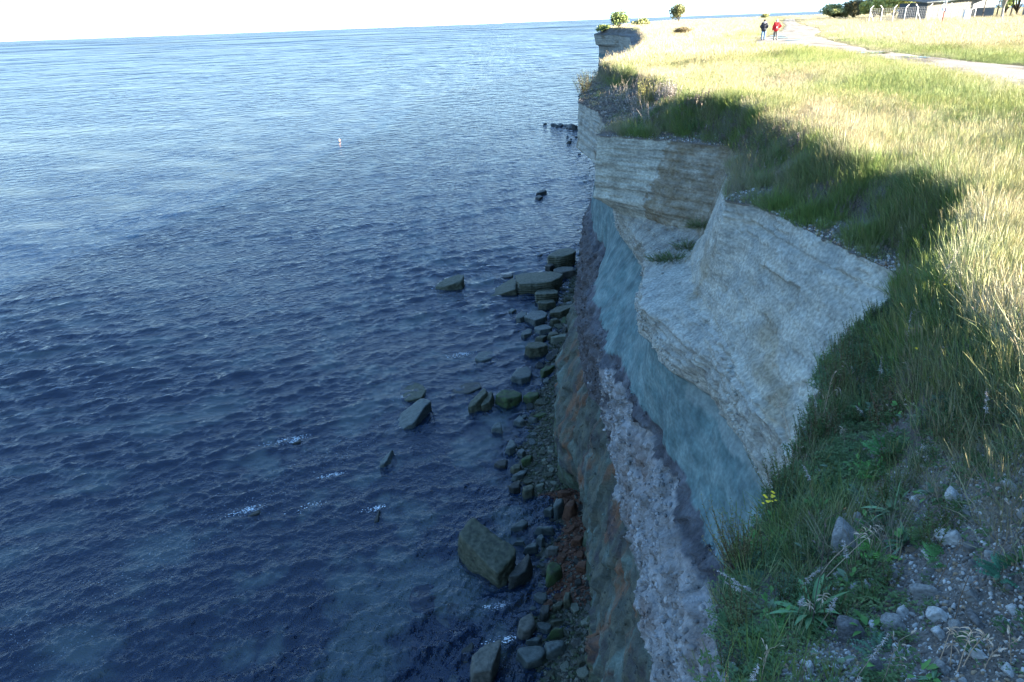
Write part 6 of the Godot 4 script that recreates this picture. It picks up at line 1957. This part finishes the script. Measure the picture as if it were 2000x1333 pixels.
	for i in 26:
		var a := R(0, TAU)
		var p := Vector3(cos(a), 0, sin(a)) * 0.09 * sqrt(rng.randf())
		for k in 3:
			var b := a + TAU * k / 3.0
			cl.leaf(p + Vector3(0, R(0.008, 0.035), 0), Vector3(cos(b), R(0.0, 0.5), sin(b)), Vector3(-sin(b), 0, cos(b)), R(0.012, 0.024), 0.006, 0.5, 2, 0.6, tint(Color.WHITE, R(0.6, 1.25)))
	var xf := []
	var cols := []
	for i in 4200:
		var z := -1.7 - 8.0 * pow(rng.randf(), 0.8)
		var rim := val(tab.rim, z)
		var t := R(-0.03, 1.05)
		if sm(-3.9, -3.1, z) * sm(0.35, 0.6, t) > 0.5 and rng.randf() < 0.85:
			continue
		var x := rim + (val(tab.crest, z) - rim) * t
		if nd.get_noise_2d(x * 1.3 + 7.0, z * 1.3) > 0.22:
			continue
		xf.append(Transform3D(Basis.from_euler(Vector3(0, R(0, TAU), 0.35)).scaled(Vector3.ONE * R(0.6, 1.5)), upright(x, z)))
		cols.append(Color(0.075, 0.14, 0.05).lerp(Color(0.12, 0.17, 0.06), rng.randf()))
	many("ground_cover", cl.mesh(), M.herb, xf, cols)

# ---------------------------------------------------------------- foam, flecks, float
func build_water_details() -> void:
	var foam_mat := mat(lc(0.8, 0.84, 0.86), 0.7)
	foam_mat.vertex_color_use_as_albedo = true
	var bubble := random_block(71, 0.45, 1, 4.0, 0.1)
	for q in [[-13.8, -35.8, 0.9, 260], [-14.1, -29.2, 0.6, 170], [-10.3, -32.0, 0.5, 120], [-3.6, -47.0, 0.8, 170], [-7.6, -40.6, 0.6, 150], [-7.4, -28.9, 0.5, 90], [-0.9, -22.0, 0.5, 130], [-0.7, -20.2, 0.5, 120], [-10.7, -29.3, 0.8, 60], [-6.6, -62.0, 0.7, 90]]:
		var xf := []
		var cols := []
		for i in q[3]:
			var a := R(0, TAU)
			var r: float = q[2] * pow(rng.randf(), 0.8)
			var x: float = q[0] + cos(a) * r * 1.3 - R(0, 1.0) * r
			var z: float = q[1] + sin(a) * r * 0.5 + (q[0] - x) * 0.3
			var s := R(0.008, 0.035)
			xf.append(Transform3D(Basis.from_euler(Vector3(0, R(0, TAU), 0)).scaled(Vector3(s * R(1.0, 2.6), s * 0.5, s)), Vector3(x, 0.03 + R(0, 0.03), z)))
			cols.append(Color.WHITE * R(0.8, 1.0))
		many("foam", bubble, foam_mat, xf, cols)
	var fx := []
	var fc := []
	for i in 900:
		var t := rng.randf()
		var x := lerpf(-8.0, -22.0, t) + R(-2.0, 2.0) * (0.5 + t)
		var z := lerpf(-38.0, -19.5, t) + R(-1.5, 1.5)
		var s := R(0.008, 0.022)
		fx.append(Transform3D(Basis.from_euler(Vector3(0, R(0, TAU), 0)).scaled(Vector3(s, s * 0.4, s)), Vector3(x, 0.05, z)))
		fc.append(Color.WHITE)
	many("foam_flecks", bubble, foam_mat, fx, fc)
	# a low rock breaks the surface under each splash
	for q in [[-13.5, -35.6, 0.35, "dark rock hidden under the largest white splash far left"], [-13.9, -28.9, 0.4, "dark rock tip under the second white splash below"], [-10.2, -31.9, 0.2, "small rock tip under the little splash between the others"]]:
		var o := obj("boulder", random_block(80, 0.5, 3, 10.0, 0.1), M.darkrock)
		o.position = Vector3(q[0], -0.12, q[1])
		o.scale = Vector3.ONE * q[2]
		tag(o, q[3], "boulder")
	var fl := thing("float", "tiny orange and white float on the open sea far out", "float", Vector3(-37.1, 0.0, -158.6))
	var b := MB.new()
	b.tube([Vector3(0, -0.15, 0), Vector3(0, -0.1, 0), Vector3(0, 0.1, 0), Vector3(0, 0.22, 0), Vector3(0, 0.25, 0)], [0.01, 0.13, 0.16, 0.10, 0.01], 12, Color.WHITE)
	obj("body", b.mesh(), mat(lc(0.75, 0.35, 0.15), 0.5), fl)
	var tp := MB.new()
	tp.tube([Vector3(0, 0.25, 0), Vector3(0, 0.45, 0)], [0.04, 0.02], 8, Color.WHITE)
	obj("top_ring", tp.mesh(), mat(lc(0.8, 0.8, 0.78), 0.5), fl)
